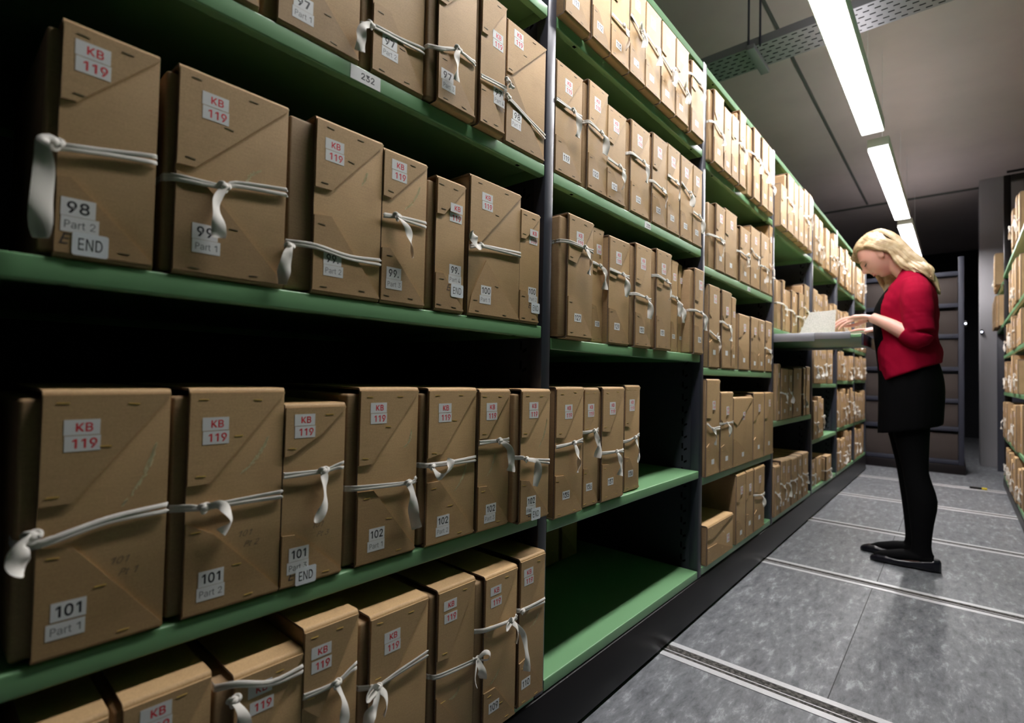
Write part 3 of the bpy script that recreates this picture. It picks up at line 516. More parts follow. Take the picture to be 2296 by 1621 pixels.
mb.box((0.93, 7.0, 0.0), (1.30, 7.4, 3.3), bev=0.006)
struct('trim_1', mb, [M['pillar']])
mb = MB()
mb.box((-1.1, 7.27, 3.285), (1.9, 7.32, 3.3), bev=0.003)
struct('trim_2', mb, [M['beam']])
mb = MB()
mb.box((-0.18, 0.4, 3.285), (-0.16, 7.2, 3.3), bev=0.004)
struct('trim_3', mb, [M['beam']])
# thin seams between the sheets of lino
mb = MB()
for a, b_ in [(0.742, 1.815), (1.915, 2.89), (2.985, 3.98)]:
    mb.add([(0.466, a, 0.0006), (0.469, a, 0.0006), (0.462, b_, 0.0006), (0.459, b_, 0.0006)], [(0, 1, 2, 3)])
struct('trim_4', mb, [M['seam']], smooth_=False)

# rails set across the floor for the rolling shelves
for k, yf in enumerate([0.739, 1.912, 2.984, 4.074, 5.196]):
    ro = thing('floor_rail', ['steel floor rail nearest the camera, crossing the grey lino', 'second steel floor rail, just in front of the black shoes', 'third steel floor rail, passing behind the shoe heels', 'fourth steel floor rail, running behind the calves',
                              'farthest steel floor rail, near the dark rack at the aisle end'][k], 'rail', (0, yf, 0), group='steel rails across the floor')
    for nm, a, b_, h in (('rail_strip', -0.026, 0.0, 0.0022), ('rail_strip', -0.104, -0.077, 0.0022)):
        mb = MB()
        mb.box((-0.6, a, 0.0), (2.6, b_, h), bev=0.0007, seg=1)
        link(nm, mb.mesh(nm, [M['rail']]), ro)
    mb = MB()
    mb.box((-0.6, -0.077, 0.0), (2.6, -0.026, 0.0008))
    link('groove', mb.mesh('groove', [M['groove']], smooth_=False), ro)
    mb = MB()
    mb.box((-0.6, -0.062, 0.0008), (2.6, -0.058, 0.0014))
    g_ = link('groove_lip', mb.mesh('groove_lip', [M['rail']], smooth_=False), ro)


# ------------------------------------------------------------------ lamps
def ceiling_light(y0, y1, label, k):
    t = thing('ceiling_light', label, 'light', (0.341, y0, 2.50), group='fluorescent lights along the aisle')
    ln = y1 - y0
    mb = MB()
    mb.box((-0.061, 0.0, 0.013), (0.061, ln, 0.075), bev=0.006)
    mb.box((-0.061, 0.0, 0.0), (-0.0568, ln, 0.016))
    mb.box((0.0568, 0.0, 0.0), (0.061, ln, 0.016))
    link('housing', mb.mesh('housing', [M['lamp_body']]), t)
    mb = MB()
    mb.box((-0.0565, 0.0155, 0.002), (0.0565, ln - 0.0155, 0.0118))
    link('diffuser', mb.mesh('diffuser', [M['diffuser']]), t)
    for a in (0.0, ln - 0.015):
        mb = MB()
        mb.box((-0.0565, a, 0.0), (0.0565, a + 0.015, 0.0119), bev=0.002)
        link('end_cap', mb.mesh('end_cap', [M['lamp_end']]), t)
    mb = MB()
    mb.box((-0.045, 0.04, 0.0752), (0.045, ln - 0.04, 0.0772))
    link('top_diffuser', mb.mesh('top_diffuser', [M['uplight']], smooth_=False), t)  # glowing panel added on top of the housing to brighten the ceiling
    for a in (0.25, ln - 0.25):
        mb = MB()
        mb.tube([(0, a, 0.0775), (0, a, 0.80)], 0.0012, 8)
        link('hanger', mb.mesh('hanger', [M['lamp_body']]), t)


ceiling_light(-0.40, 0.66, 'white fluorescent light overhead, out of sight above the nearest bay', 0)
ceiling_light(0.93, 2.92, 'longest-looking white fluorescent light, nearest the camera, under the cable tray', 1)
ceiling_light(3.19, 5.17, 'middle white fluorescent light above the aisle, before the woman', 2)
ceiling_light(5.43, 7.20, 'farthest white fluorescent light, partly behind the blonde hair', 3)

# cable tray slung from the ceiling across the aisle
ct = thing('cable_tray', 'perforated grey cable tray hung across the aisle above the lights', 'cable tray', (0.21, 2.075, 2.76))
mb = MB()
mb.box((-1.3, -0.114, 0.0), (1.7, 0.114, 0.002))
mb.box((-1.3, -0.116, 0.0), (1.7, -0.114, 0.045))
mb.box((-1.3, 0.114, 0.0), (1.7, 0.116, 0.045))
r2 = random.Random(3)
for i in range(62):
    for j in range(6):
        x = -1.28 + i * 0.048 + (0.024 if j % 2 else 0)
        y = -0.094 + j * 0.0375
        mb.box((x, y - 0.004, -0.0006), (x + 0.026, y + 0.004, 0.0), 1)
link('tray_channel', mb.mesh('tray_channel', [M['galv'], M['hole']], smooth_=False), ct)
for k in range(5):
    mb = MB()
    y = -0.07 + k * 0.033
    mb.tube([(-1.3, y, 0.016), (0.2, y + 0.006, 0.015), (1.7, y, 0.016)], 0.009 + 0.002 * (k % 2), 8)
    link('cable', mb.mesh('cable', [M['black_plastic']]), ct)
mb = MB()
mb.box((-0.345, -0.15, -0.028), (-0.30, 0.15, -0.001), bev=0.002)
link('bracket', mb.mesh('bracket', [M['galv']]), ct)
for a, yy in ((-0.335, -0.13), (-0.275, -0.13)):
    mb = MB()
    mb.tube([(a, yy, -0.02), (a, yy, 0.54)], 0.006, 8)
    link('threaded_rod', mb.mesh('threaded_rod', [M['post']]), ct)


# ------------------------------------------------------------------ shelving on the left
def sheet(mb, path, t, x0, x1, mi=0, me_=0):
    """a bent sheet: path in (depth, height), thickness towards its left, drawn out from x0 to x1"""
    n = len(path)
    nr = []
    for i in range(n):
        a = Vector(path[max(i - 1, 0)])
        c = Vector(path[min(i + 1, n - 1)])
        dd = (c - a).normalized()
        nr.append(Vector((-dd.y, dd.x)))
    inn = [(p[0] + q.x * t, p[1] + q.y * t) for p, q in zip(path, nr)]
    vs = []
    for x in (x0, x1):
        vs += [(x, a, b_) for a, b_ in path] + [(x, a, b_) for a, b_ in inn]
    o, i_, O, I = 0, n, 2 * n, 3 * n
    fs, ms = [], []
    for k in range(n - 1):
        mb.add([], [])
    base = len(mb.v)
    mb.v += vs
    def face(f, mi_):
        mb.f.append(tuple(base + q for q in f))
        mb.m.append(mi_)
    for k in range(n - 1):
        face((o + k, o + k + 1, O + k + 1, O + k), mi)
        face((i_ + k, I + k, I + k + 1, i_ + k + 1), mi)
        face((o + k, i_ + k, i_ + k + 1, o + k + 1), me_)
        face((O + k, O + k + 1, I + k + 1, I + k), me_)
    face((o, O, I, i_), me_)
    face((o + n - 1, i_ + n - 1, I + n - 1, O + n - 1), me_)


def arc(cx, cy, r_, a0, a1, n=4):
    return [(cx + r_ * math.cos(math.radians(a0 + (a1 - a0) * k / n)), cy + r_ * math.sin(math.radians(a0 + (a1 - a0) * k / n))) for k in range(n + 1)]


def shelf(bay, z, label, flip=False, paint='green', y0=None, y1=None, fas=0.029, depth=0.80, plate=None):
    y0 = BAYS[bay] + 0.002 if y0 is None else y0
    y1 = BAYS[bay + 1] - 0.037 if y1 is None else y1
    w = y1 - y0
    t = thing('shelf', label, 'shelf', (RX, y1, z) if flip else (0.0, y0, z), -PI / 2 if flip else PI / 2, 'green steel shelves')
    r_ = 0.003
    path = [(depth, -0.02), (depth, 0.0)] + arc(r_, -r_, r_, 90, 180) + arc(r_, -fas + r_, r_, 180, 270) + [(0.016, -fas), (0.016, -fas + 0.006)]
    mb = MB()
    sheet(mb, path, 0.0016, 0.0, w)
    for u in (0.09, w - 0.09):
        mb.box((u - 0.005, 0.005, -fas - 0.0006), (u + 0.005, 0.012, -fas), 1)
    link('shelf_tray', mb.mesh('shelf_tray', [M[paint], M['hole']]), t)
    for a in (0.0, w - 0.0016):
        mb = MB()
        mb.box((a, 0.004, -fas + 0.001), (a + 0.0016, depth - 0.01, -0.0018))
        link('end_flange', mb.mesh('end_flange', [M['green']], smooth_=False), t)
    if plate:
        txt, u, pw, ph = plate
        mb = MB()
        mb.box((u - pw / 2, -0.0004, -0.0145 - ph / 2), (u + pw / 2, -0.0001, -0.0145 + ph / 2))
        put_text(mb, txt, u + 0.004, -0.0145, 0.0105, 1, y=-0.0005, bold=0.02, maxw=pw * 0.7)
        link('shelf_label', mb.mesh('shelf_label', [M['paper'], M['black_ink']], smooth_=False), t)
    return t


ORD = ['first', 'second', 'third', 'fourth', 'fifth', 'sixth', 'seventh', 'eighth', 'ninth', 'tenth', 'eleventh', 'twelfth', 'thirteenth', 'fourteenth', 'fifteenth', 'sixteenth', 'seventeenth', 'eighteenth']
BAYN = ['nearest bay', 'second bay', 'third bay', 'fourth bay', 'fifth bay', 'sixth bay', 'far end bay']
SH = [  # shelf top heights in each bay, from the top
    [1.815, 1.423, 1.032, 0.586, 0.181],
    [2.154, 1.809, 1.417, 1.007, 0.562, 0.181],
    [2.154, 1.775, 1.361, 0.959, 0.530, 0.184],
    [2.154, 1.750, 1.200, 0.695, 0.185],
    [2.154, 1.745, 1.230, 0.902, 0.520, 0.187],
    [2.154, 1.730, 1.230, 0.930, 0.540, 0.187],
    [2.154, 1.720, 1.230, 0.945, 0.540, 0.187]]
UPS = {0: ['green shelf at the very top of the nearest bay', 'green shelf labelled 232 under the boxes numbered 97', 'green shelf under the boxes numbered 98 to 100', 'green shelf under the boxes numbered 101 and 102', 'lowest green shelf of the nearest bay, under boxes 109 and 110'],
       1: ['green canopy over the second bay', 'green shelf with bright lamp glare under boxes 111 to 118', 'green shelf with a small 233 label under boxes 119 to 126', 'green shelf under boxes 127 to 134', 'half-empty green shelf under boxes 135 to 138', 'empty lowest green shelf of the second bay']}
for bi, zs in enumerate(SH):
    for k, z in enumerate(zs):
        if bi in UPS:
            lb = UPS[bi][k]
        elif k == 0:
            lb = 'green canopy over the %s from the camera' % BAYN[bi].replace('far end', 'last')
        else:
            lb = 'green shelf in the %s, %s from the floor' % (BAYN[bi], ORD[len(zs) - 1 - k])
        pl = None
        if (bi, k) == (0, 1):
            pl = ('232', 0.465, 0.058, 0.0235)
        if (bi, k) == (1, 2):
            pl = ('233', 0.508, 0.042, 0.02)
        if (bi, k) == (2, 2):
            pl = ('234', 0.563, 0.042, 0.02)
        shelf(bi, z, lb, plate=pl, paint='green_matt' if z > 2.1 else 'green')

UPL = ['dark steel upright beyond the left edge, before the nearest bay', 'tall blue-grey upright post between the nearest and second bays', 'dark steel upright between the second and third bays', 'dark steel upright between the third bay and the pull-out shelf', 'dark steel upright just behind the raised page',
       'dark steel upright between the fifth and sixth bays', 'dark steel upright between the sixth and last bays', 'end upright of the shelving beside the dark rack']
for k, y in enumerate(BAYS):
    t = thing('upright', UPL[k], 'upright', (0, y, 0), group='steel uprights')
    mb = MB()
    mb.box((-0.034, -0.035, 0.152), (0.0015, 0.0, 2.16), bev=0.004)
    link('post', mb.mesh('post', [M['post']]), t)
    mb = MB()
    mb.box((-0.79, -0.028, 0.152), (-0.035, -0.006, 2.15))
    for j in range(40):
        z = 0.2 + j * 0.048
        mb.add([(-0.062, -0.0286, z), (-0.050, -0.0286, z + 0.006), (-0.050, -0.0286, z + 0.014), (-0.062, -0.0286, z + 0.008)], [(0, 1, 2, 3)], 1)
        mb.add([(-0.072, -0.0286, z + 0.008), (-0.065, -0.0286, z + 0.008), (-0.065, -0.0286, z + 0.03), (-0.072, -0.0286, z + 0.03)], [(0, 1, 2, 3)], 1)
    link('side_panel', mb.mesh('side_panel', [M['perforated'], M['hole']], smooth_=False), t)

t = thing('carriage_base', 'long black plinth under the green shelving on the left', 'plinth', (0, 0, 0))
mb = MB()
mb.box((-0.80, -1.04, 0.012), (0.004, 5.6, 0.150), bev=0.004)
link('plinth_panel', mb.mesh('plinth_panel', [M['carriage']]), t)
mb = MB()
mb.box((-0.78, -1.02, 0.0), (-0.012, 5.58, 0.0118))
link('floor_seal', mb.mesh('floor_seal', [M['hole']], smooth_=False), t)


# ------------------------------------------------------------------ archive boxes
LBL = {}


def label_mesh(txt, w, h, cap, ink, bold, wide=1.0, paper='paper', dx=0.0, round_=False, shear=0.0):
    key = (txt, w, h, cap, ink)
    if key not in LBL:
        mb = MB()
        if round_:
            poly = []
            q = 0.0028
            for cx, cz, a0 in ((w / 2 - q, h / 2 - q, 0), (-w / 2 + q, h / 2 - q, 90), (-w / 2 + q, -h / 2 + q, 180), (w / 2 - q, -h / 2 + q, 270)):
                poly += arc(cx, cz, q, a0, a0 + 90, 3)
            mb.prism(poly, -0.00018, 0.0)
        else:
            mb.box((-w / 2, -0.00018, -h / 2), (w / 2, 0.0, h / 2))
        if txt:
            put_text(mb, txt, dx, 0.0, cap, 1, y=-0.00026, bold=bold, wide=wide, maxw=w * 0.86, shear=shear)
        LBL[key] = mb.mesh('label', [M[paper], M[ink]], smooth_=False)
    return LBL[key]


def inside(p, poly):
    c = False
    j = len(poly) - 1
    for i in range(len(poly)):
        if (poly[i][1] > p[1]) != (poly[j][1] > p[1]) and p[0] < (poly[j][0] - poly[i][0]) * (p[1] - poly[i][1]) / (poly[j][1] - poly[i][1]) + poly[i][0]:
            c = not c
        j = i
    return c


def staple(mb, x, z, y, ln=0.0115, a=0.0, mi=1):
    c, s_ = math.cos(a), math.sin(a)
    hw, hh = ln / 2, 0.0005
    pts = [(-hw, -hh), (hw, -hh), (hw, hh), (-hw, hh)]
    mb.prism([(x + px * c - pz * s_, z + px * s_ + pz * c) for px, pz in pts], y - 0.0005, y, mi)


def tie(root, w, g, rec, T, rr, tail_style=0):
    (ul, vl), (ur, vr), (ku, kv), tail = T
    mb = MB()
    fy = -0.0039
    left = [(-g + 0.0004, rec + 0.03, vl), (-g + 0.0002, rec + 0.003, vl), (-g + 0.0035, rec - 0.0026, vl)] if g > 0.004 else [(0.0014, -0.0030, vl)]
    for sgn in (-1, 1):
        pts = list(left)
        pts = [(a, b_, c + sgn * 0.0022) for a, b_, c in pts]
        pts.append((0.0045, fy, vl + sgn * 0.0020))
        if 0.008 < ku < w - 0.008:
            pts.append((ku, fy - 0.0008, kv + sgn * 0.0010))
        pts.append((w * 0.5 if ku < w * 0.4 else (w * 0.85 if ku < w * .7 else w * .97), fy, vr + (kv - vr) * (0.5 if ku < w * 0.4 else 0.15) + sgn * 0.0022))
        pts.append((w - 0.006, fy + 0.0002, vr + sgn * 0.0038))
        pts.append((w - 0.0016, fy + 0.0022, vr + sgn * 0.0042))
        mb.ribbon(pts, 0.0056, 0.0018, rr.uniform(-0.2, 0.2), rr.uniform(-0.3, 0.3), res=4)
    tp = link('tie', mb.mesh('tie', [M['tape']], ang=60), root)
    if ku < -0.004 or ku > w + 0.004:
        ky = fy - 0.001
    else:
        ky = fy - 0.003
    mb = MB()
    q = 0.0056 * rr.uniform(0.85, 1.2)
    ph = rr.uniform(0, 1)
    mb.ribbon([(ku + q * 0.62 * (math.sin(a) + 2 * math.sin(2 * a)) / 1.6, ky - 0.0022 * math.sin(3 * a), kv + q * 0.55 * (math.cos(a) - 2 * math.cos(2 * a)) / 1.6) for a in [2 * PI * (k + ph) / 14 for k in range(14)]], 0.006, 0.0024, closed=True, res=3)
    mb.sphere((ku, ky, kv), (0.0062, 0.0045, 0.0056), 0, 10, 8)
    link('knot', mb.mesh('knot', [M['tape']], ang=70), tp)
    if tail:
        n = len(tail)
        pts = [(ku, ky - 0.001, kv)] + [(u, ky - 0.005 - 0.004 * math.sin(PI * (i + 1) / (n + 0.5)), v) for i, (u, v) in enumerate(tail)]
        mb = MB()
        wd = rr.uniform(0.0145, 0.018)
        mb.ribbon(pts, lambda k: wd * (0.55 + 0.5 * min(1, k * 2.2)) * (1 - 0.12 * math.sin(6 * k)), 0.0016, rr.uniform(-0.35, 0.35), rr.uniform(0.4, 1.0) * rr.choice((-1, 1)), res=7, crumple=0.55)
        mb2 = mb
        link('tail', mb2.mesh('tail', [M['tape']], ang=70), tp)
        if tail_style:
            mb = MB()
            d_ = 1 if tail_style == 1 else -1
            L_ = 0.034
            mb.ribbon([(ku, ky - 0.001, kv), (ku - d_ * 0.014, ky - 0.008, kv + 0.012), (ku - d_ * 0.026, ky - 0.011, kv + 0.006), (ku - d_ * 0.024, ky - 0.008, kv - 0.006), (ku - d_ * 0.006, ky - 0.003, kv - 0.001)], 0.009, 0.0016, 0.3, 0.9, res=5)
            link('bow_loop', mb.mesh('bow_loop', [M['tape']], ang=70), tp)
            mb = MB()
            mb.ribbon([(ku, ky - 0.001, kv), (ku + d_ * 0.010, ky - 0.008, kv - 0.012), (ku + d_ * 0.013, ky - 0.009, kv - 0.03), (ku + d_ * 0.008, ky - 0.008, kv - 0.046)], 0.011, 0.0016, 0.1, 1.2, res=6)
            link('tail', mb.mesh('tail', [M['tape']], ang=70), tp)


def archive_box(loc, w, h, g, label, group, num='', part='', end=0, d=None, rot=PI / 2, depth=0.30, detail=2, lean=0.0, seed=0, rec=0.010, text=True):
    rr = random.Random(seed)
    d = dict(d or {})
    root = thing('archive_box', label, 'box', loc, rot, group)
    if lean:
        root.rotation_euler = (0, 0, rot)
        root.rotation_euler = Matrix.Rotation(rot, 3, 'Z').to_4x4().__matmul__(Matrix.Rotation(lean, 4, 'Y')).to_euler()
    th = 0.0036
    r_ = 0.006
    path = [(depth, h)] + arc(r_, h - r_, r_, 90, 180) + arc(r_, r_, r_, 180, 270) + [(depth, 0.0)]
    mb = MB()
    sheet(mb, path, th, 0.0, w, 0, 1)
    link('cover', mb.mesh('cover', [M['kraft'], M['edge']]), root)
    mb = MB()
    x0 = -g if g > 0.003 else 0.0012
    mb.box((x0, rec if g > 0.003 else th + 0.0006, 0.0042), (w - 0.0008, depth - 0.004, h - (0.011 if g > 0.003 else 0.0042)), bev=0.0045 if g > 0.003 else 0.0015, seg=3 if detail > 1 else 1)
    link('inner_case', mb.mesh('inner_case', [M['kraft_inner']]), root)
    st = M['staple'] if h + loc[2] > 1.0 else M['brass']
    sh = min(1.0, w / 0.085)
    # folded flaps
    tf = d.get('tf') or [(0.0, h * rr.uniform(0.56, 0.68)), (w * rr.uniform(0.15, 0.3), h * 0.6)]
    bf = d.get('bf') or [(0.0, h * rr.uniform(0.28, 0.42)), (w * rr.uniform(0.15, 0.3), h * 0.34)]
    tf = [(max(0.0005, u), v) for u, v in tf]
    bf = [(max(0.0005, u), v) for u, v in bf]
    tf[0] = (0.0006, tf[0][1])
    if not (num == '100' and part == 'Part 1'):
        bf[0] = (0.0006, bf[0][1])
    ptop = [(0.0006, h - 0.006)] + tf + [(w - 0.0006, h - 0.008), (w - 0.0006, h - 0.006)]
    pbot = [(0.0006, 0.006), (w - 0.0006, 0.006), (w - 0.0006, 0.008)] + bf[::-1]
    k = 1.0 if w > 0.075 else max(0.6, w / 0.075)
    if 'pt' in d and 'nm' in d:
        d['pt'] = (d['pt'][0], min(d['pt'][1], d['nm'][1] - 0.0194 * k))
    marks = [d[q] for q in ('kb', 'kb2', 'nm', 'pt', 'en') if q in d]
    for nm, poly in (('top_flap', ptop), ('bottom_flap', pbot)) if detail > 0 else ():
        mb = MB()
        mb.prism(poly[::-1], -0.0028, -0.0002)
        if detail > 0:
            if nm == 'top_flap':
                pts = [(0.16 * w, h - 0.016), (0.66 * w, h - 0.016), (tf[0][0] + 0.014 * sh, tf[0][1] + 0.010)]
                if w > 0.085:
                    pts.append((tf[-1][0] + (w - tf[-1][0]) * 0.42 - 0.008, tf[-1][1] + (h - tf[-1][1]) * 0.42 + 0.008))
            else:
                pts = [(0.16 * w, 0.013), (0.68 * w, 0.013), (bf[0][0] + 0.013 * sh, bf[0][1] - 0.012)]
                if w > 0.085:
                    pts.append((bf[-1][0] + (w - bf[-1][0]) * 0.33, bf[-1][1] * 0.6 - 0.004))
            for x, z in pts:
                if any(abs(x - a) < 0.0245 * k and abs(z - b_) < 0.020 * k for a, b_ in marks):
                    continue
                staple(mb, x + rr.uniform(-0.004, 0.004), z + rr.uniform(-0.002, 0.002), -0.0028, 0.0115 if w > 0.06 else 0.008, rr.uniform(-0.12, 0.06))
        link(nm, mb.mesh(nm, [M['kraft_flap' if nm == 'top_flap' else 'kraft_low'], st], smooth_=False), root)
    def yy(p):
        return -0.0029 if any(inside((p[0] + a, p[1] + b_), q) for q in (ptop, pbot) for a in (-0.014, 0, 0.014) for b_ in (-0.009, 0, 0.009)) else -0.0002
    def lab(nm, me, u, v):
        link(nm, me, root, (u, yy((u, v)), v))
    if 'kb' in d:
        u, v = d['kb']
        dz = 0.0 if 'kb2' in d else 0.0092 * k
        lab('shelfmark_label', label_mesh('KB', 0.0325 * k, 0.0175 * k, 0.0096 * k, 'red_ink', 0.006, 0.95, dx=0.002 * k), u, v + dz)
        if 'kb2' in d:
            u, v = d['kb2']
        lab('shelfmark_label', label_mesh('119', 0.0325 * k, 0.0175 * k, 0.0108 * k, 'red_ink', 0.03, 0.95, dx=0.002 * k), u + 0.0008, v - dz)
    if num and 'nm' in d:
        lab('number_label', label_mesh(num, 0.031 * k, 0.0205 * k, 0.0125 * k, 'black_ink', 0.012, 0.85 if len(num) > 2 else 1.0), *d['nm'])
    elif 'nm' in d:
        lab('number_label', label_mesh('', 0.030 * k, 0.020 * k, 0.0, 'black_ink', 0.0), *d['nm'])
    if part and 'pt' in d:
        lab('part_label', label_mesh(part, 0.034 * k, 0.0175 * k, 0.0085 * k, 'grey_ink', -0.004, 0.9), *d['pt'])
    if end and 'en' in d:
        u, v = d['en']
        v = max(v, 0.015)
        mb = MB()
        put_text(mb, 'E', -0.012 * k, 0.004, 0.012, 0, y=0.0, bold=0.0, shear=0.3)
        link('handwriting', mb.mesh('handwriting', [M['black_ink']], smooth_=False), root, (u - 0.010 * k, yy((u, v)) - 0.0001, v))
        o = link('end_sticker', label_mesh('END', 0.033 * k, 0.026 * k, 0.0135 * k, 'black_ink', 0.004, 0.62, 'paper_end', round_=True), root, (u, yy((u, v)) - 0.0004, v))
    if 'ch' in d:
        (ua, va), (ub, vb) = d['ch']
        mb = MB()
        dx, dz = ub - ua, vb - va
        ln = math.hypot(dx, dz) or 1
        px, pz = -dz / ln, dx / ln
        poly = []
        for q, ww in ((0.0, 0.0008), (0.15, 0.0022), (0.4, 0.003), (0.7, 0.0024), (1.0, 0.0005)):
            bow = 0.006 * math.sin(PI * q) * (1 if ln > 0.03 else 0.3)
            poly.append((ua + dx * q + px * bow, va + dz * q + pz * bow, ww * min(1.0, ln / 0.04 + 0.3)))
        cr = random.Random(seed + 77)
        for q in range(110):
            k_ = cr.uniform(0.0, 3.75)
            e = int(k_)
            (xa, za, wa), (xb, zb, wb) = poly[e], poly[min(4, e + 1)]
            f_ = k_ - e
            ww = wa + (wb - wa) * f_
            cx_, cz_ = xa + (xb - xa) * f_ + px * cr.uniform(-ww, ww), za + (zb - za) * f_ + pz * cr.uniform(-ww, ww)
            l_ = ln * cr.uniform(0.02, 0.055)
            t_ = cr.uniform(0.0003, 0.0008)
            ux, uz = dx / ln * l_, dz / ln * l_
            mb.add([(cx_ - ux, -0.0002, cz_ - uz), (cx_ + px * t_, -0.0002, cz_ + pz * t_), (cx_ + ux, -0.0002, cz_ + uz), (cx_ - px * t_, -0.0002, cz_ - pz * t_)], [(0, 1, 2, 3)])
        link('chalk_mark', mb.mesh('chalk_mark', [M['chalk']], smooth_=False), root)
    if 'pn' in d:
        mb = MB()
        if num == '97':
            put_text(mb, 'END', 0, 0, 0.009, 0, y=0, shear=0.3, bold=-0.008)
        else:
            put_text(mb, num, -0.004, 0.007, 0.008, 0, y=0, shear=0.45, bold=-0.012)
            put_text(mb, 'Pt ' + part[-1:], 0.004, -0.008, 0.008, 0, y=0, shear=0.45, bold=-0.012)
        u, v = d['pn']
        link('pencil_note', mb.mesh('pencil_note', [M['pencil']], smooth_=False), root, (u, yy((u, v)) - 0.0001, v))
    if 'tie' in d:
        tie(root, w, g, rec, d['tie'], rr, d.get('bow', 0))
    return root


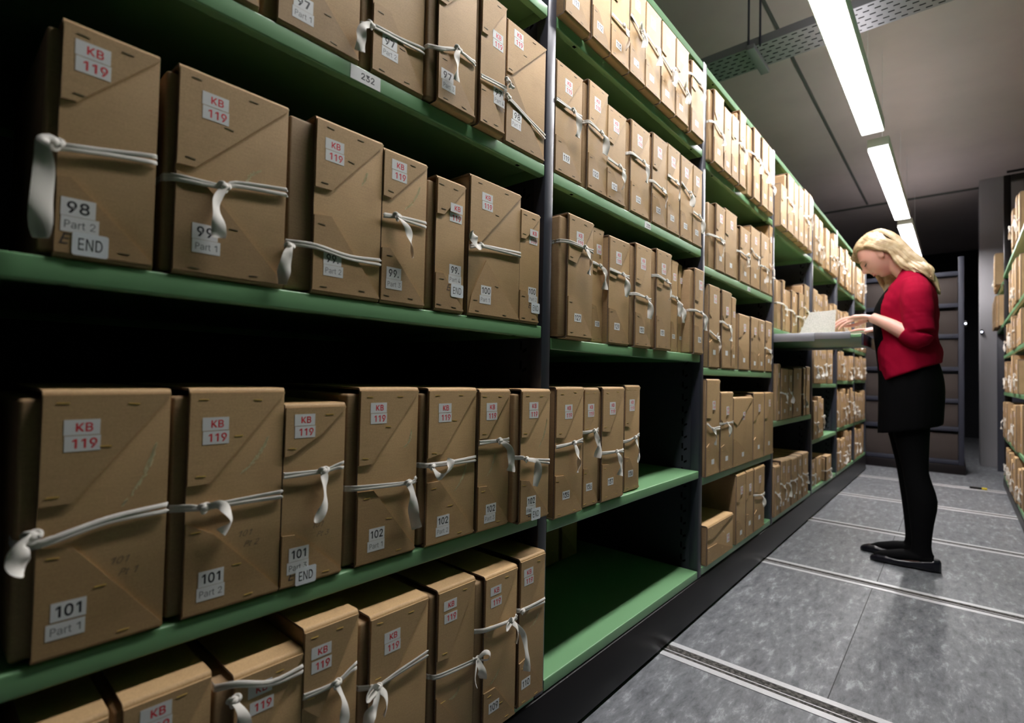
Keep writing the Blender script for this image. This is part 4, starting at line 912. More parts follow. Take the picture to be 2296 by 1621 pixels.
ROWS = [
('b1s2',-.919,-.826,.271,.005,.0,'98','Part 2',1,{'kb': (.027,.232),'nm': (.02,.058),'pt': (.022,.04),'en': (.032,.018),'tf': [(.0,.178),(.014,.179)],'bf': [(.001,.09),(.012,.092)],'tie': ((-.002,.123),(.094,.137),(-.004,.124),[(-.014,.121),(-.012,.093),(-.013,.051),(-.012,.016)])}),
('b1s2',-.805,-.662,.274,.011,.0,'99','Part 1',0,{'kb': (.043,.229),'nm': (.036,.06),'pt': (.038,.043),'tf': [(.004,.142),(.022,.143)],'bf': [(.002,.133),(.035,.123)],'ch': [(.086,.138),(.109,.166)],'tie': ((.003,.123),(.143,.143),(.056,.126),[(.044,.1),(.047,.075),(.05,.054)])}),
('b1s2',-.618,-.495,.28,.037,.0,'99.','Part 2',0,{'kb': (.031,.231),'nm': (.033,.059),'pt': (.035,.043),'tf': [(.006,.167),(.029,.168)],'bf': [(.008,.123),(.029,.126)],'ch': [(.093,.217),(.083,.191)],'tie': ((.008,.073),(.121,.069),(-.038,.064),[(-.044,.052),(-.049,.027),(-.05,.005)])}),
('b1s2',-.493,-.396,.274,.0,.0,'99.','Part 3',0,{'kb': (.032,.239),'nm': (.026,.055),'pt': (.027,.036),'tf': [(.004,.188),(.018,.187)],'bf': [(.003,.097),(.017,.099)],'ch': [(.081,.225),(.046,.174)],'tie': ((-.001,.153),(.097,.157),(.027,.156),[(.043,.139),(.051,.115),(.058,.087)])}),
('b1s2',-.371,-.296,.263,.014,.0,'99.','Part 4',1,{'kb': (.05,.199),'nm': (.052,.086),'pt': (.052,.069),'en': (.056,.045),'tf': [(.007,.188),(.018,.189)],'bf': [(.005,.074),(.019,.075)]}),
('b1s2',-.283,-.122,.294,.003,.0,'100','Part 1',0,{'kb': (.049,.245),'nm': (.051,.057),'pt': (.049,.042),'tf': [(.007,.153),(.034,.157)],'bf': [(.009,.044),(.05,.121)],'tie': ((-.007,.142),(.159,.154),(.03,.148),[(.011,.14),(-.001,.155),(-.002,.168)])}),
('b1s2',-.121,-.05,.265,.0,.0,'100','Part 2',1,{'kb': (.047,.205),'nm': (.047,.077),'pt': (.047,.06),'en': (.057,.039),'tf': [(.005,.194),(.018,.195)],'bf': [(.003,.075),(.02,.075)]}),
('b1s1',-.79,-.71,.285,.0,.0,'','',0,{}),
('b1s1',-.684,-.548,.285,.018,.0,'97','Part 1',0,{'nm': (.038,.048),'pt': (.038,.029),'bf': [(.001,.07),(.052,.093)]}),
('b1s1',-.523,-.412,.285,.017,.0,'97','Part 2',0,{'nm': (.034,.067),'pt': (.035,.047),'bf': [(.008,.121),(.034,.123)],'tie': ((-.004,.079),(.116,.089),(-.006,.077),[(-.027,.059),(-.029,.037),(-.03,.017)])}),
('b1s1',-.392,-.294,.285,.018,.018,'97','Part 3',0,{'nm': (.022,.056),'pt': (.026,.04),'tf': [(.007,.192),(.017,.192)],'bf': [(.0,.097),(.024,.098)],'tie': ((.002,.1),(.097,.115),(.045,.117),[(.034,.096),(.036,.07),(.036,.049)])}),
('b1s1',-.279,-.204,.285,.004,.018,'97','Part 4',0,{'kb': (.05,.197),'nm': (.055,.087),'pt': (.055,.069),'pn': (.061,.054),'tf': [(.006,.192),(.018,.192)],'bf': [(.005,.083),(.029,.079)],'tie': ((-.002,.098),(.076,.101),(.076,.121),[(.078,.112),(.081,.103)])}),
('b1s1',-.181,-.04,.285,.015,.0,'98','Part 1',0,{'kb': (.037,.25),'nm': (.037,.073),'pt': (.034,.053),'tf': [(.002,.162),(.02,.163)],'bf': [(-.002,.154),(.02,.155)],'tie': ((-.001,.102),(.145,.066),(.001,.102),[])}),
('b1s3',-.922,-.8,.299,.017,.0,'101','Part 1',0,{'kb': (.035,.247),'nm': (.03,.053),'pt': (.028,.032),'pn': (.081,.089),'tf': [(.001,.171),(.029,.171)],'bf': [(.001,.127),(.03,.123)],'ch': [(.108,.231),(.073,.156)],'tie': ((.001,.132),(.123,.15),(-.004,.142),[(-.012,.137),(-.015,.121),(-.01,.107)])}),
('b1s3',-.779,-.654,.3,.016,.0,'101','Part 2',0,{'kb': (.032,.243),'nm': (.033,.048),'pt': (.033,.03),'pn': (.081,.09),'tf': [(.003,.173),(.027,.173)],'bf': [(.005,.124),(.034,.105)],'ch': [(.103,.229),(.064,.179)],'tie': ((-.0,.145),(.124,.144),(.02,.143),[(.038,.145),(.051,.123),(.039,.108)])}),
('b1s3',-.652,-.552,.276,.0,.0,'101','Part 3',1,{'kb': (.03,.242),'nm': (.027,.05),'pt': (.026,.035),'en': (.039,.014),'pn': (.063,.08),'tf': [(.002,.197),(.013,.2),(.06,.229)],'bf': [(.004,.081),(.02,.079),(.042,.061)],'tie': ((-.001,.17),(.101,.175),(.061,.17),[(.059,.152),(.059,.12),(.048,.094)])}),
('b1s3',-.526,-.403,.3,.018,.0,'102','Part 1',0,{'kb': (.036,.256),'nm': (.039,.05),'pt': (.038,.031),'tf': [(.007,.17),(.026,.17)],'bf': [(.01,.126),(.03,.125)],'ch': [(.109,.222),(.092,.191)],'tie': ((-.001,.133),(.124,.131),(.1,.128),[(.104,.11),(.107,.075),(.117,.045)])}),
('b1s3',-.381,-.254,.299,.01,.003,'102','Part 2',0,{'kb': (.04,.251),'nm': (.042,.044),'pt': (.041,.027),'tf': [(.005,.167),(.036,.173)],'bf': [(.007,.121),(.031,.121)],'ch': [(.104,.146),(.069,.093)],'tie': ((.0,.154),(.13,.154),(.007,.152),[(.021,.132),(.041,.143),(.049,.163)])}),
('b1s3',-.2495,-.154,.296,.0,.008,'102','Part 3',0,{'kb': (.035,.249),'nm': (.039,.045),'pt': (.036,.028),'tf': [(.007,.193),(.024,.194)],'bf': [(.009,.095),(.027,.093)],'ch': [(.05,.159),(.026,.112)],'tie': ((-.002,.186),(.107,.184),(.057,.186),[(.081,.168),(.087,.137),(.088,.118)])}),
('b1s3',-.14,-.034,.296,.012,.03,'102','Part 4',1,{'kb': (.04,.249),'nm': (.038,.047),'pt': (.037,.031),'en': (.055,.01),'tf': [(.012,.19),(.021,.19)],'bf': [(.01,.097),(.029,.092)],'ch': [(.094,.226),(.062,.159)],'tie': ((.001,.146),(.109,.128),(.013,.142),[(.037,.136),(.044,.114),(.037,.081)])}),
('b1s4',-.925,-.856,.339,.0,.025,'','',0,{}),
('b1s4',-.843,-.749,.34,.006,.025,'','',0,{'kb': (.033,.308)}),
('b1s4',-.721,-.625,.322,.021,.025,'','',0,{'kb': (.034,.292),'kb2': (.036,.268),'tie': ((.0,.311),(.103,.294),(-.002,.293),[(.006,.276),(.009,.254),(.007,.234)])}),
('b1s4',-.624,-.533,.349,.0,.025,'','',0,{'kb': (.027,.309),'kb2': (.027,.288),'tie': ((.008,.252),(.095,.262),(.051,.251),[(.059,.227),(.062,.197),(.067,.168)])}),
('b1s4',-.51,-.388,.329,.014,.025,'','',0,{'kb': (.043,.275),'tie': ((.004,.215),(.123,.224),(.013,.212),[(.004,.193),(-.008,.177),(-.011,.15)])}),
('b1s4',-.364,-.267,.328,.012,.025,'','',0,{'kb': (.029,.295),'kb2': (.03,.271),'ch': [(.06,.127),(.032,.115)],'tie': ((-.003,.172),(.099,.164),(.1,.165),[(.103,.152),(.111,.127)])}),
('b1s4',-.245,-.145,.322,.019,.032,'109','',0,{'kb': (.03,.288),'nm': (.031,.053),'kb2': (.031,.264),'bf': [(.01,.09),(.034,.089)],'ch': [(.047,.121),(.015,.1)],'tie': ((.003,.217),(.104,.211),(.075,.211),[(.105,.178),(.119,.13),(.123,.09)])}),
('b1s4',-.126,-.036,.325,.011,.025,'110','',0,{'kb': (.026,.292),'nm': (.024,.05),'kb2': (.027,.273),'bf': [(.004,.099),(.021,.103)],'ch': [(.068,.187),(.035,.165)],'tie': ((.0,.215),(.091,.212),(.002,.214),[])}),
('b2s0',-.0,.117,.28,.019,.022,'111','',0,{'tf': [(.0,.174),(.035,.17)],'bf': [(.0,.092),(.035,.089)],'kb': (.049,.227),'nm': (.044,.048)}),
('b2s0',.13,.222,.28,.005,.022,'112','',0,{'tf': [(.0,.174),(.028,.17)],'bf': [(.0,.092),(.028,.089)],'kb': (.039,.227),'nm': (.035,.048)}),
('b2s0',.226,.329,.28,.0,.022,'113','',0,{'tie': ((0,.118),(.103,.115),(.062,.116),[(.066,.098),(.072,.076),(.068,.048)]),'tf': [(.0,.174),(.031,.17)],'bf': [(.0,.092),(.031,.089)],'kb': (.043,.227),'nm': (.039,.048)}),
('b2s0',.334,.431,.28,.0,.022,'114','',0,{'tie': ((0,.174),(.097,.14),(.058,.153),[(.062,.154),(.068,.132),(.064,.104)]),'tf': [(.0,.174),(.029,.17)],'bf': [(.0,.092),(.029,.089)],'kb': (.041,.227),'nm': (.037,.048)}),
('b2s0',.434,.539,.28,.0,.022,'115','',0,{'tie': ((0,.168),(.105,.146),(.063,.155),[(.067,.148),(.073,.126),(.069,.098)]),'tf': [(.0,.174),(.032,.17)],'bf': [(.0,.092),(.032,.089)],'kb': (.044,.227),'nm': (.04,.048)}),
('b2s0',.548,.654,.28,.0,.022,'116','',0,{'tie': ((0,.154),(.106,.126),(.064,.137),[(.068,.134),(.074,.112),(.07,.084)]),'tf': [(.0,.174),(.032,.17)],'bf': [(.0,.092),(.032,.089)],'kb': (.045,.227),'nm': (.04,.048)}),
('b2s0',.661,.767,.28,.0,.022,'117','',0,{'tie': ((0,.14),(.106,.112),(.064,.123),[(.068,.12),(.074,.098),(.07,.07)]),'tf': [(.0,.174),(.032,.17)],'bf': [(.0,.092),(.032,.089)],'kb': (.045,.227),'nm': (.04,.048)}),
('b2s0',.798,.915,.27,.023,.022,'118','',0,{'tie': ((0,.211),(.117,.203),(.07,.206),[(.074,.191),(.08,.169),(.076,.141)]),'tf': [(.0,.167),(.035,.163)],'bf': [(.0,.089),(.035,.086)],'kb': (.049,.219),'nm': (.044,.046)}),
('b2s1',.0,.121,.289,.0,.0,'119','',0,{'tie': ((0,.182),(.121,.179),(.073,.18),[(.077,.162),(.083,.14),(.079,.112)]),'tf': [(.0,.179),(.036,.175)],'bf': [(.0,.095),(.036,.092)],'kb': (.051,.234),'nm': (.046,.049)}),
('b2s1',.153,.251,.305,.01,.0,'120','',0,{'tie': ((0,.183),(.098,.168),(.059,.174),[(.063,.163),(.069,.141),(.065,.113)]),'tf': [(.0,.189),(.029,.185)],'bf': [(.0,.101),(.029,.098)],'kb': (.041,.247),'nm': (.037,.052)}),
('b2s1',.252,.358,.278,.0,.0,'121','',0,{'tie': ((0,.117),(.106,.111),(.064,.113),[(.068,.097),(.074,.075),(.07,.047)]),'tf': [(.0,.172),(.032,.168)],'bf': [(.0,.092),(.032,.089)],'kb': (.045,.225),'nm': (.04,.047)}),
('b2s1',.393,.514,.29,.01,.0,'122','',0,{'tie': ((0,.18),(.121,.174),(.073,.176),[(.077,.16),(.083,.138),(.079,.11)]),'tf': [(.0,.18),(.036,.176)],'bf': [(.0,.096),(.036,.093)],'kb': (.051,.235),'nm': (.046,.049)}),
('b2s1',.539,.648,.304,.017,.0,'123','',0,{'tie': ((0,.137),(.109,.122),(.065,.128),[(.069,.117),(.075,.095),(.071,.067)]),'tf': [(.0,.188),(.033,.184)],'bf': [(.0,.1),(.033,.097)],'kb': (.046,.246),'nm': (.041,.052)}),
('b2s1',.651,.752,.309,.0,.0,'124','',0,{'tie': ((0,.192),(.101,.185),(.061,.188),[(.065,.172),(.071,.15),(.067,.122)]),'tf': [(.0,.192),(.03,.188)],'bf': [(.0,.102),(.03,.099)],'kb': (.042,.25),'nm': (.038,.053)}),
('b2s1',.764,.87,.307,.004,.0,'125','',0,{'tie': ((0,.2),(.106,.169),(.064,.181),[(.068,.18),(.074,.158),(.07,.13)]),'tf': [(.0,.19),(.032,.186)],'bf': [(.0,.101),(.032,.098)],'kb': (.045,.249),'nm': (.04,.052)}),
('b2s1',.874,.972,.308,.0,.0,'126','',0,{'tie': ((0,.123),(.098,.117),(.059,.12),[(.063,.103),(.069,.081),(.065,.053)]),'tf': [(.0,.191),(.029,.187)],'bf': [(.0,.102),(.029,.099)],'kb': (.041,.249),'nm': (.037,.052)}),
('b2s2',.027,.14,.311,.044,.03,'127','',0,{'tie': ((0,.236),(.113,.233),(.068,.234),[(.072,.216),(.078,.194),(.074,.166)]),'tf': [(.0,.193),(.034,.189)],'bf': [(.0,.103),(.034,.1)],'kb': (.047,.252),'nm': (.043,.053)}),
('b2s2',.215,.273,.331,.067,-.02,'128','',0,{'tie': ((0,.225),(.074,.218),(.044,.221),[(.048,.205),(.054,.183),(.05,.155)]),'tf': [(.0,.205),(.022,.201)],'bf': [(.0,.109),(.022,.106)],'kb': (.031,.268),'nm': (.028,.056)}),
('b2s2',.274,.393,.315,.0,.0,'129','',0,{'tie': ((0,.214),(.119,.208),(.071,.21),[(.075,.194),(.081,.172),(.077,.144)]),'tf': [(.0,.195),(.036,.191)],'bf': [(.0,.104),(.036,.101)],'kb': (.05,.255),'nm': (.045,.054)}),
('b2s2',.419,.523,.323,.013,.008,'130','',0,{'tie': ((0,.162),(.104,.155),(.062,.158),[(.066,.142),(.072,.12),(.068,.092)]),'tf': [(.0,.2),(.031,.196)],'bf': [(.0,.107),(.031,.104)],'kb': (.044,.262),'nm': (.04,.055)}),
('b2s2',.56,.67,.333,.014,.01,'131','',0,{'tie': ((0,.24),(.11,.226),(.066,.232),[(.07,.22),(.076,.198),(.072,.17)]),'tf': [(.0,.206),(.033,.202)],'bf': [(.0,.11),(.033,.107)],'kb': (.046,.27),'nm': (.042,.057)}),
('b2s2',.738,.794,.334,.06,-.02,'132','',0,{'tie': ((0,.2),(.056,.194),(.034,.196),[(.038,.18),(.044,.158),(.04,.13)]),'tf': [(.0,.207),(.017,.203)],'bf': [(.0,.11),(.017,.107)],'kb': (.024,.271),'nm': (.021,.057)}),
('b2s2',.821,.851,.334,.019,-.03,'133','',0,{'tie': ((0,.184),(.055,.177),(.033,.18),[(.037,.164),(.043,.142),(.039,.114)]),'tf': [(.0,.207),(.017,.203)],'bf': [(.0,.11),(.017,.107)],'kb': (.023,.271),'nm': (.021,.057)}),
('b2s2',.881,1.0,.325,.022,.01,'134','',0,{'tie': ((0,.162),(.119,.156),(.071,.159),[(.075,.143),(.081,.12),(.077,.092)]),'tf': [(.0,.202),(.036,.198)],'bf': [(.0,.107),(.036,.104)],'kb': (.05,.263),'nm': (.045,.055)}),
('b2s3',.013,.134,.324,.001,.012,'135','',0,{'tie': ((0,.178),(.121,.185),(.073,.182),[(.077,.158),(.083,.136),(.079,.108)]),'tf': [(.0,.201),(.036,.197)],'bf': [(.0,.107),(.036,.104)],'kb': (.051,.262),'nm': (.046,.055)}),
('b2s3',.156,.229,.321,.014,.0,'136','',0,{'tie': ((0,.202),(.073,.205),(.044,.204),[(.048,.182),(.054,.16),(.05,.132)]),'tf': [(.0,.199),(.022,.195)],'bf': [(.0,.106),(.022,.103)],'kb': (.031,.26),'nm': (.028,.055)}),
('b2s3',.246,.367,.323,.009,.003,'137','',0,{'tie': ((0,.139),(.121,.136),(.073,.137),[(.077,.119),(.083,.097),(.079,.069)]),'tf': [(.0,.2),(.036,.196)],'bf': [(.0,.107),(.036,.104)],'kb': (.051,.262),'nm': (.046,.055)}),
('b2s3',.406,.5,.328,.031,-.014,'138','',0,{'tie': ((0,.157),(.094,.171),(.056,.165),[(.06,.137),(.066,.115),(.062,.087)]),'tf': [(.0,.203),(.028,.199)],'bf': [(.0,.108),(.028,.105)],'kb': (.039,.266),'nm': (.036,.056)}),
('b3s0',1.033,1.139,.3,.065,.02,'','',0,{}),
('b3s0',1.147,1.235,.277,.0,.02,'','',0,{}),
('b3s0',1.241,1.332,.285,.0,.02,'','',0,{}),
('b3s0',1.347,1.432,.342,.007,.02,'','',0,{}),
('b3s0',1.557,1.655,.373,.064,.02,'','',0,{}),
('b3s0',1.692,1.794,.379,.029,.02,'','',0,{}),
('b3s0',1.803,1.89,.357,.0,.02,'','',0,{}),
('b3s1',1.123,1.227,.283,.059,.0,'','',0,{}),
('b3s1',1.233,1.381,.291,.0,.0,'','',0,{}),
('b3s1',1.435,1.578,.263,.046,.0,'','',0,{}),
('b3s1',1.588,1.737,.299,.0,.0,'','',0,{}),
('b3s1',1.756,1.901,.307,.011,.0,'','',0,{}),
('b3s1',1.904,2.026,.376,.0,.0,'','',0,{}),
('b3s2',1.057,1.174,.338,.0,.0,'','',0,{}),
('b3s2',1.206,1.318,.337,.024,.0,'','',0,{}),
('b3s2',1.324,1.378,.322,.0,.0,'','',0,{}),
('b3s2',1.425,1.579,.259,.002,.0,'','',0,{}),
('b3s2',1.607,1.722,.263,.02,.0,'','',0,{}),
('b3s2',1.723,1.832,.263,.0,.0,'','',0,{}),
('b3s2',1.852,1.982,.266,.012,.0,'','',0,{}),
('b3s3',1.013,1.157,.385,.0,.01,'','',0,{}),
('b3s3',1.173,1.323,.332,.008,.01,'','',0,{}),
('b3s3',1.332,1.609,.306,.0,.01,'','',0,{}),
('b3s3',1.622,1.794,.325,.005,.01,'','',0,{}),
('b3s3',1.81,1.979,.324,.008,.01,'','',0,{}),
('b3s4',1.382,1.51,.309,.0,.01,'','',0,{}),
('b3s4',1.517,1.626,.31,.0,.01,'','',0,{}),
('b3s4',1.643,1.812,.307,.009,.01,'','',0,{}),
('b4s0',1.98,2.131,.233,.083,.03,'','',0,{}),
('b4s0',2.154,2.288,.334,.015,.03,'','',0,{}),
('b4s0',2.299,2.397,.329,.0,.03,'','',0,{}),
('b4s0',2.414,2.542,.341,.009,.03,'','',0,{}),
('b4s0',2.56,2.66,.364,.01,.03,'','',0,{}),
('b4s0',2.685,2.777,.398,.017,.03,'','',0,{}),
('b4s1',2.186,2.226,.29,.083,.0,'','',0,{}),
('b4s1',2.402,2.468,.261,.115,.0,'','',0,{}),
('b4s1',2.583,2.705,.273,.037,.0,'','',0,{}),
('b4s1',2.729,2.859,.347,.016,.0,'','',0,{}),
('b4s3',2.087,2.142,.315,.0,.0,'','',0,{}),
('b4s3',2.167,2.321,.292,.017,.0,'','',0,{}),
('b4s3',2.331,2.421,.29,.0,.0,'','',0,{}),
('b4s3',2.443,2.651,.3,.014,.0,'','',0,{}),
('b4s3',2.706,2.763,.31,.047,.0,'','',0,{}),
('b4s3',2.782,2.894,.319,.011,.0,'','',0,{}),
('b4s4',1.985,2.116,.269,.0,.01,'','',0,{}),
('b4s4',2.134,2.23,.287,.01,.01,'','',0,{}),
('b4s4',2.24,2.342,.282,.0,.01,'','',0,{}),
('b4s4',2.369,2.512,.273,.019,.01,'','',0,{}),
('b4s4',2.523,2.628,.274,.0,.01,'','',0,{}),
('b4s4',2.64,2.804,.276,.004,.01,'','',0,{}),
]
ZS = {'b1s1': 1.423, 'b1s2': 1.032, 'b1s3': 0.586, 'b1s4': 0.181, 'b2s0': 1.809, 'b2s1': 1.417, 'b2s2': 1.007, 'b2s3': 0.562,
      'b3s0': 1.775, 'b3s1': 1.361, 'b3s2': 0.959, 'b3s3': 0.530, 'b3s4': 0.184, 'b4s0': 1.750, 'b4s1': 1.200, 'b4s3': 0.695, 'b4s4': 0.185}
CEIL = {'s0': 2.154, 's1': 1.77, 's2': 1.36, 's3': 0.97, 's4': 0.52}
NOTE = {('b1s1', 0): 'plain brown archive box cut off at the top, before box 97 Part 1',
        ('b1s4', 0): 'brown archive box top in the bottom left corner, left of the rest',
        ('b1s4', 1): 'brown archive box on the lowest shelf with half a KB label showing',
        ('b1s4', 2): 'brown archive box on the lowest shelf with tape across its KB label',
        ('b1s4', 3): 'brown archive box on the lowest shelf with one long hanging tape tail',
        ('b1s4', 4): 'wide brown archive box on the lowest shelf with a tape bow at its edge',
        ('b1s4', 5): 'brown archive box on the lowest shelf, left of box 109'}
ROWN = {'b3s0': 'top row of the third bay', 'b3s1': 'second row of the third bay', 'b3s2': 'middle row of the third bay', 'b3s3': 'fourth row of the third bay', 'b3s4': 'bottom row of the third bay',
        'b4s0': 'top row of the fourth bay', 'b4s1': 'row above the pull-out shelf', 'b4s3': 'row below the pull-out shelf', 'b4s4': 'bottom row of the fourth bay'}
BOW = {('b1s4', 4): 1, ('b1s4', 5): 2, ('b1s4', 6): 1, ('b2s0', 3): 1, ('b2s0', 5): 2, ('b2s0', 6): 1}
idx = {}
for q, (row, y0, y1, h, g, o, num, part, end, d) in enumerate(ROWS):
    i = idx.get(row, 0)
    idx[row] = i + 1
    bay = int(row[1]) - 1
    z = ZS[row]
    y1 = min(y1, BAYS[bay + 1] - 0.0365)
    y0 = max(y0, BAYS[bay] + 0.004)
    g = min(g, max(0.0, y0 - BAYS[bay] - 0.004))
    up = [v for v in SH[bay] if v > z + 0.1]
    h = min(h, min(up) - z - 0.034)
    d = dict(d)
    if bay > 0 and 'tie' in d:
        a_, b_, c_, e_ = d['tie']
        d['tie'] = (a_, b_, (min(c_[0], (y1 - y0) * 0.6), c_[1]), [(min(u, y1 - y0 - 0.010), v) for u, v in e_])
    if num:
        lb = 'brown archive box numbered %s%s' % (num.rstrip('.'), ' ' + part if part else '')
        if bay == 0:
            lb += ', on the ' + {'b1s1': 'shelf marked 232', 'b1s2': 'shelf above the middle', 'b1s3': 'second lowest shelf', 'b1s4': 'lowest shelf'}[row]
        else:
            lb += ' in the second bay, ' + {'b2s0': 'top row', 'b2s1': 'row above the 233 label', 'b2s2': 'middle row', 'b2s3': 'half-empty shelf'}[row]
        grp = 'archive boxes in the ' + BAYN[bay]
    elif (row, i) in NOTE:
        lb = NOTE[(row, i)]
        grp = 'archive boxes in the ' + BAYN[bay]
    else:
        lb = '%s brown archive box from the nearer upright, %s' % (ORD[i], ROWN[row])
        grp = 'archive boxes in the ' + BAYN[bay]
    if (row, i) in BOW:
        d['bow'] = BOW[(row, i)]
    rr = random.Random(q * 13 + 5)
    if row == 'b1s2' and i == 0:
        g = 0.012
    w = y1 - y0
    if bay >= 2:
        d['kb'] = (0.5 * w, h * rr.uniform(0.72, 0.84))
        d['nm'] = (0.45 * w, h * rr.uniform(0.14, 0.22))
        if rr.random() < 0.6:
            v = h * rr.uniform(0.42, 0.62)
            ku = w * rr.uniform(0.3, 0.62)
            v2 = v - rr.uniform(0.0, 0.025)
            d['tie'] = ((0, v), (w, v2), (ku, v2), [(ku + 0.008, v2 - 0.015), (ku + 0.012, v2 - 0.04), (ku + 0.006, v2 - rr.uniform(0.05, 0.08))])
            if rr.random() < 0.3:
                d['bow'] = rr.choice((1, 2))
    archive_box((o, y0, z + 0.0003), w, h, g, lb, grp, num, part, end, d, depth=0.30 if bay == 0 else 0.28, detail=2 if bay < 2 else 1, seed=q)

# boxes lying down and standing at the back
archive_box((0.012, 1.03, 0.1845), 0.30, 0.155, 0.0, 'low brown archive box lying flat in the bottom row, third bay', 'archive boxes in the third bay', '', '', 0,
            {'tf': [(0.0, 0.1), (0.06, 0.098)], 'bf': [(0.0, 0.07), (0.1, 0.068)], 'kb': (0.24, 0.06), 'ch': ((0.17, 0.1), (0.20, 0.085))}, depth=0.28, detail=1, seed=901)
for k, (a, b_, lb) in enumerate([(0.575, 0.672, 'dark brown box set far back on the empty lowest shelf, beside box 110'), (0.69, 0.80, 'dark brown box set far back on the empty lowest shelf, second from box 110')]):
    archive_box((-0.44, a, 0.1815), b_ - a, 0.30, 0.0, lb, 'archive boxes in the second bay', depth=0.30, detail=1, seed=910 + k)


def fill(row_id, loc_x, ya, yb, z, hmin, hmax, wmin, wmax, where, grp, flip=False, seed=0, pt=0.55, jitter=0.02):
    rr = random.Random(seed)
    y = ya
    k = 0
    while True:
        w = rr.uniform(wmin, wmax)
        if y + w > yb:
            break
        g = rr.choice((0, 0, 0.012))
        h = rr.uniform(hmin, hmax)
        d = {'kb': (0.5 * w, h * 0.8), 'nm': (0.45 * w, h * 0.17)}
        if rr.random() < pt:
            v = h * rr.uniform(0.4, 0.62)
            ku = w * rr.uniform(0.25, 0.62)
            v2 = v - rr.uniform(0, 0.02)
            d['tie'] = ((0, v), (w, v2), (ku, v2), [(ku + 0.008, v2 - 0.015), (ku + 0.013, v2 - 0.045), (ku + 0.005, v2 - rr.uniform(0.06, 0.09))])
            d['tie'] = d['tie'][:3] + ([(min(u, w - g - 0.008), max(vv, 0.012)) for u, vv in d['tie'][3]],)
            d['bow'] = rr.choice((0, 1, 2))
        lb = '%s brown archive box from the %s, %s' % (ORD[k], 'far end' if flip else 'nearer upright', where)
        o = rr.uniform(-jitter, jitter)
        if flip:
            archive_box((loc_x + o, yb - (y - ya) , z + 0.0003), w, h, 0.0, lb, grp, '', '', 0, d, rot=-PI / 2, depth=0.26, detail=0, seed=seed * 50 + k)
        else:
            archive_box((loc_x + o, y + g, z + 0.0003), w - g, h, g, lb, grp, '', '', 0, d, depth=0.26, detail=0, seed=seed * 50 + k)
        y += w + rr.uniform(0.004, 0.007)
        k += 1


RN = ['top row', 'second row', 'middle row', 'fourth row', 'bottom row']
for bi, nm in ((4, 'fifth bay'), (5, 'sixth bay'), (6, 'last bay')):
    zs = SH[bi][1:]
    for k, z in enumerate(zs):
        up = 2.154 if k == 0 else zs[k - 1]
        hm = min(0.335, up - z - 0.045)
        ya, yb = BAYS[bi] + 0.006, BAYS[bi + 1] - 0.042
        if bi == 4 and k == 3:
            yb = ya + 0.46
        if bi == 4 and k == 4:
            fill('x', 0.0, ya + 0.02, ya + 0.62, z, 0.17, 0.2, 0.17, 0.25, RN[k] + ' of the ' + nm, 'archive boxes in the ' + nm, seed=700)
            continue
        fill('x', 0.01 if k < 1 else 0.0, ya, yb, z, hm * 0.78, hm, 0.10, 0.14, RN[k] + ' of the ' + nm, 'archive boxes in the ' + nm, seed=100 * bi + k, pt=0.6, jitter=0.012)

# ------------------------------------------------------------------ shelving on the right of the aisle
RZ = [1.93, 1.50, 1.19, 0.86, 0.46, 0.10]
RNR = ['top row', 'second row', 'third row', 'fourth row', 'fifth row', 'bottom row']
for k, z in enumerate(RZ):
    shelf(0, z, 'green shelf on the right side of the aisle, %s' % (['highest', 'second highest', 'third from the top', 'fourth from the top', 'second lowest', 'lowest'][k]), flip=True, y0=-2.0, y1=5.50, depth=0.5)
    up = 2.33 if k == 0 else RZ[k - 1]
    fill('r', RX, 3.66, [4.45, 4.75, 5.1, 5.3, 5.4, 5.45][k], z, min(0.33, up - z - 0.06) * 0.82, min(0.33, up - z - 0.045), 0.12, 0.16, RNR[k] + ' right of the aisle', 'archive boxes right of the aisle', flip=True, seed=40 + k, pt=0.65, jitter=0.015)
t = thing('carriage_base', 'black plinth under the shelving on the right of the aisle', 'plinth', (RX, -2.0, 0))
mb = MB()
mb.box((-0.004, 0.0, 0.0), (0.55, 7.56, 0.068), bev=0.003)
link('plinth_panel', mb.mesh('plinth_panel', [M['carriage']]), t)
t = thing('gantry', 'black steel gantry rising above the shelving on the right', 'gantry', (RX, 5.56, 0))
mb = MB()
mb.box((0.005, -0.045, 0.07), (0.055, 0.0, 2.86), bev=0.003)
link('post', mb.mesh('post', [M['carriage']]), t)
mb = MB()
mb.box((0.0551, -0.045, 2.80), (0.75, 0.0, 2.86), bev=0.003)
link('crossbar', mb.mesh('crossbar', [M['carriage']]), t)
mb = MB()
mb.box((0.03, 0.02, 2.90), (0.75, 0.04, 2.92), bev=0.002)
link('top_rail', mb.mesh('top_rail', [M['carriage']]), t)
mb = MB()
mb.box((0.70, -0.045, 0.07), (0.75, 0.0, 2.799), bev=0.003)
link('rear_post', mb.mesh('rear_post', [M['carriage']]), t)
for k, (z, lb) in enumerate(((1.90, 'short green shelf beyond the black gantry, upper one'), (1.50, 'short green shelf beyond the black gantry, lower one'))):
    shelf(0, z, lb, flip=True, y0=5.66, y1=6.60, depth=0.5)
    fill('r', RX - 0.03, 5.75, 6.56, z, 0.28, 0.33, 0.16, 0.2, 'beyond the black gantry, %s shelf' % ('upper', 'lower')[k], 'archive boxes beyond the black gantry', flip=True, seed=60 + k, pt=0.3)
t = thing('upright', 'far dark upright of the shelving beyond the black gantry', 'upright', (RX, 6.65, 0), group='steel uprights')
mb = MB()
mb.box((0.0, -0.045, 0.0), (0.5, 0.0, 2.3), bev=0.003)
link('post', mb.mesh('post', [M['post']]), t)

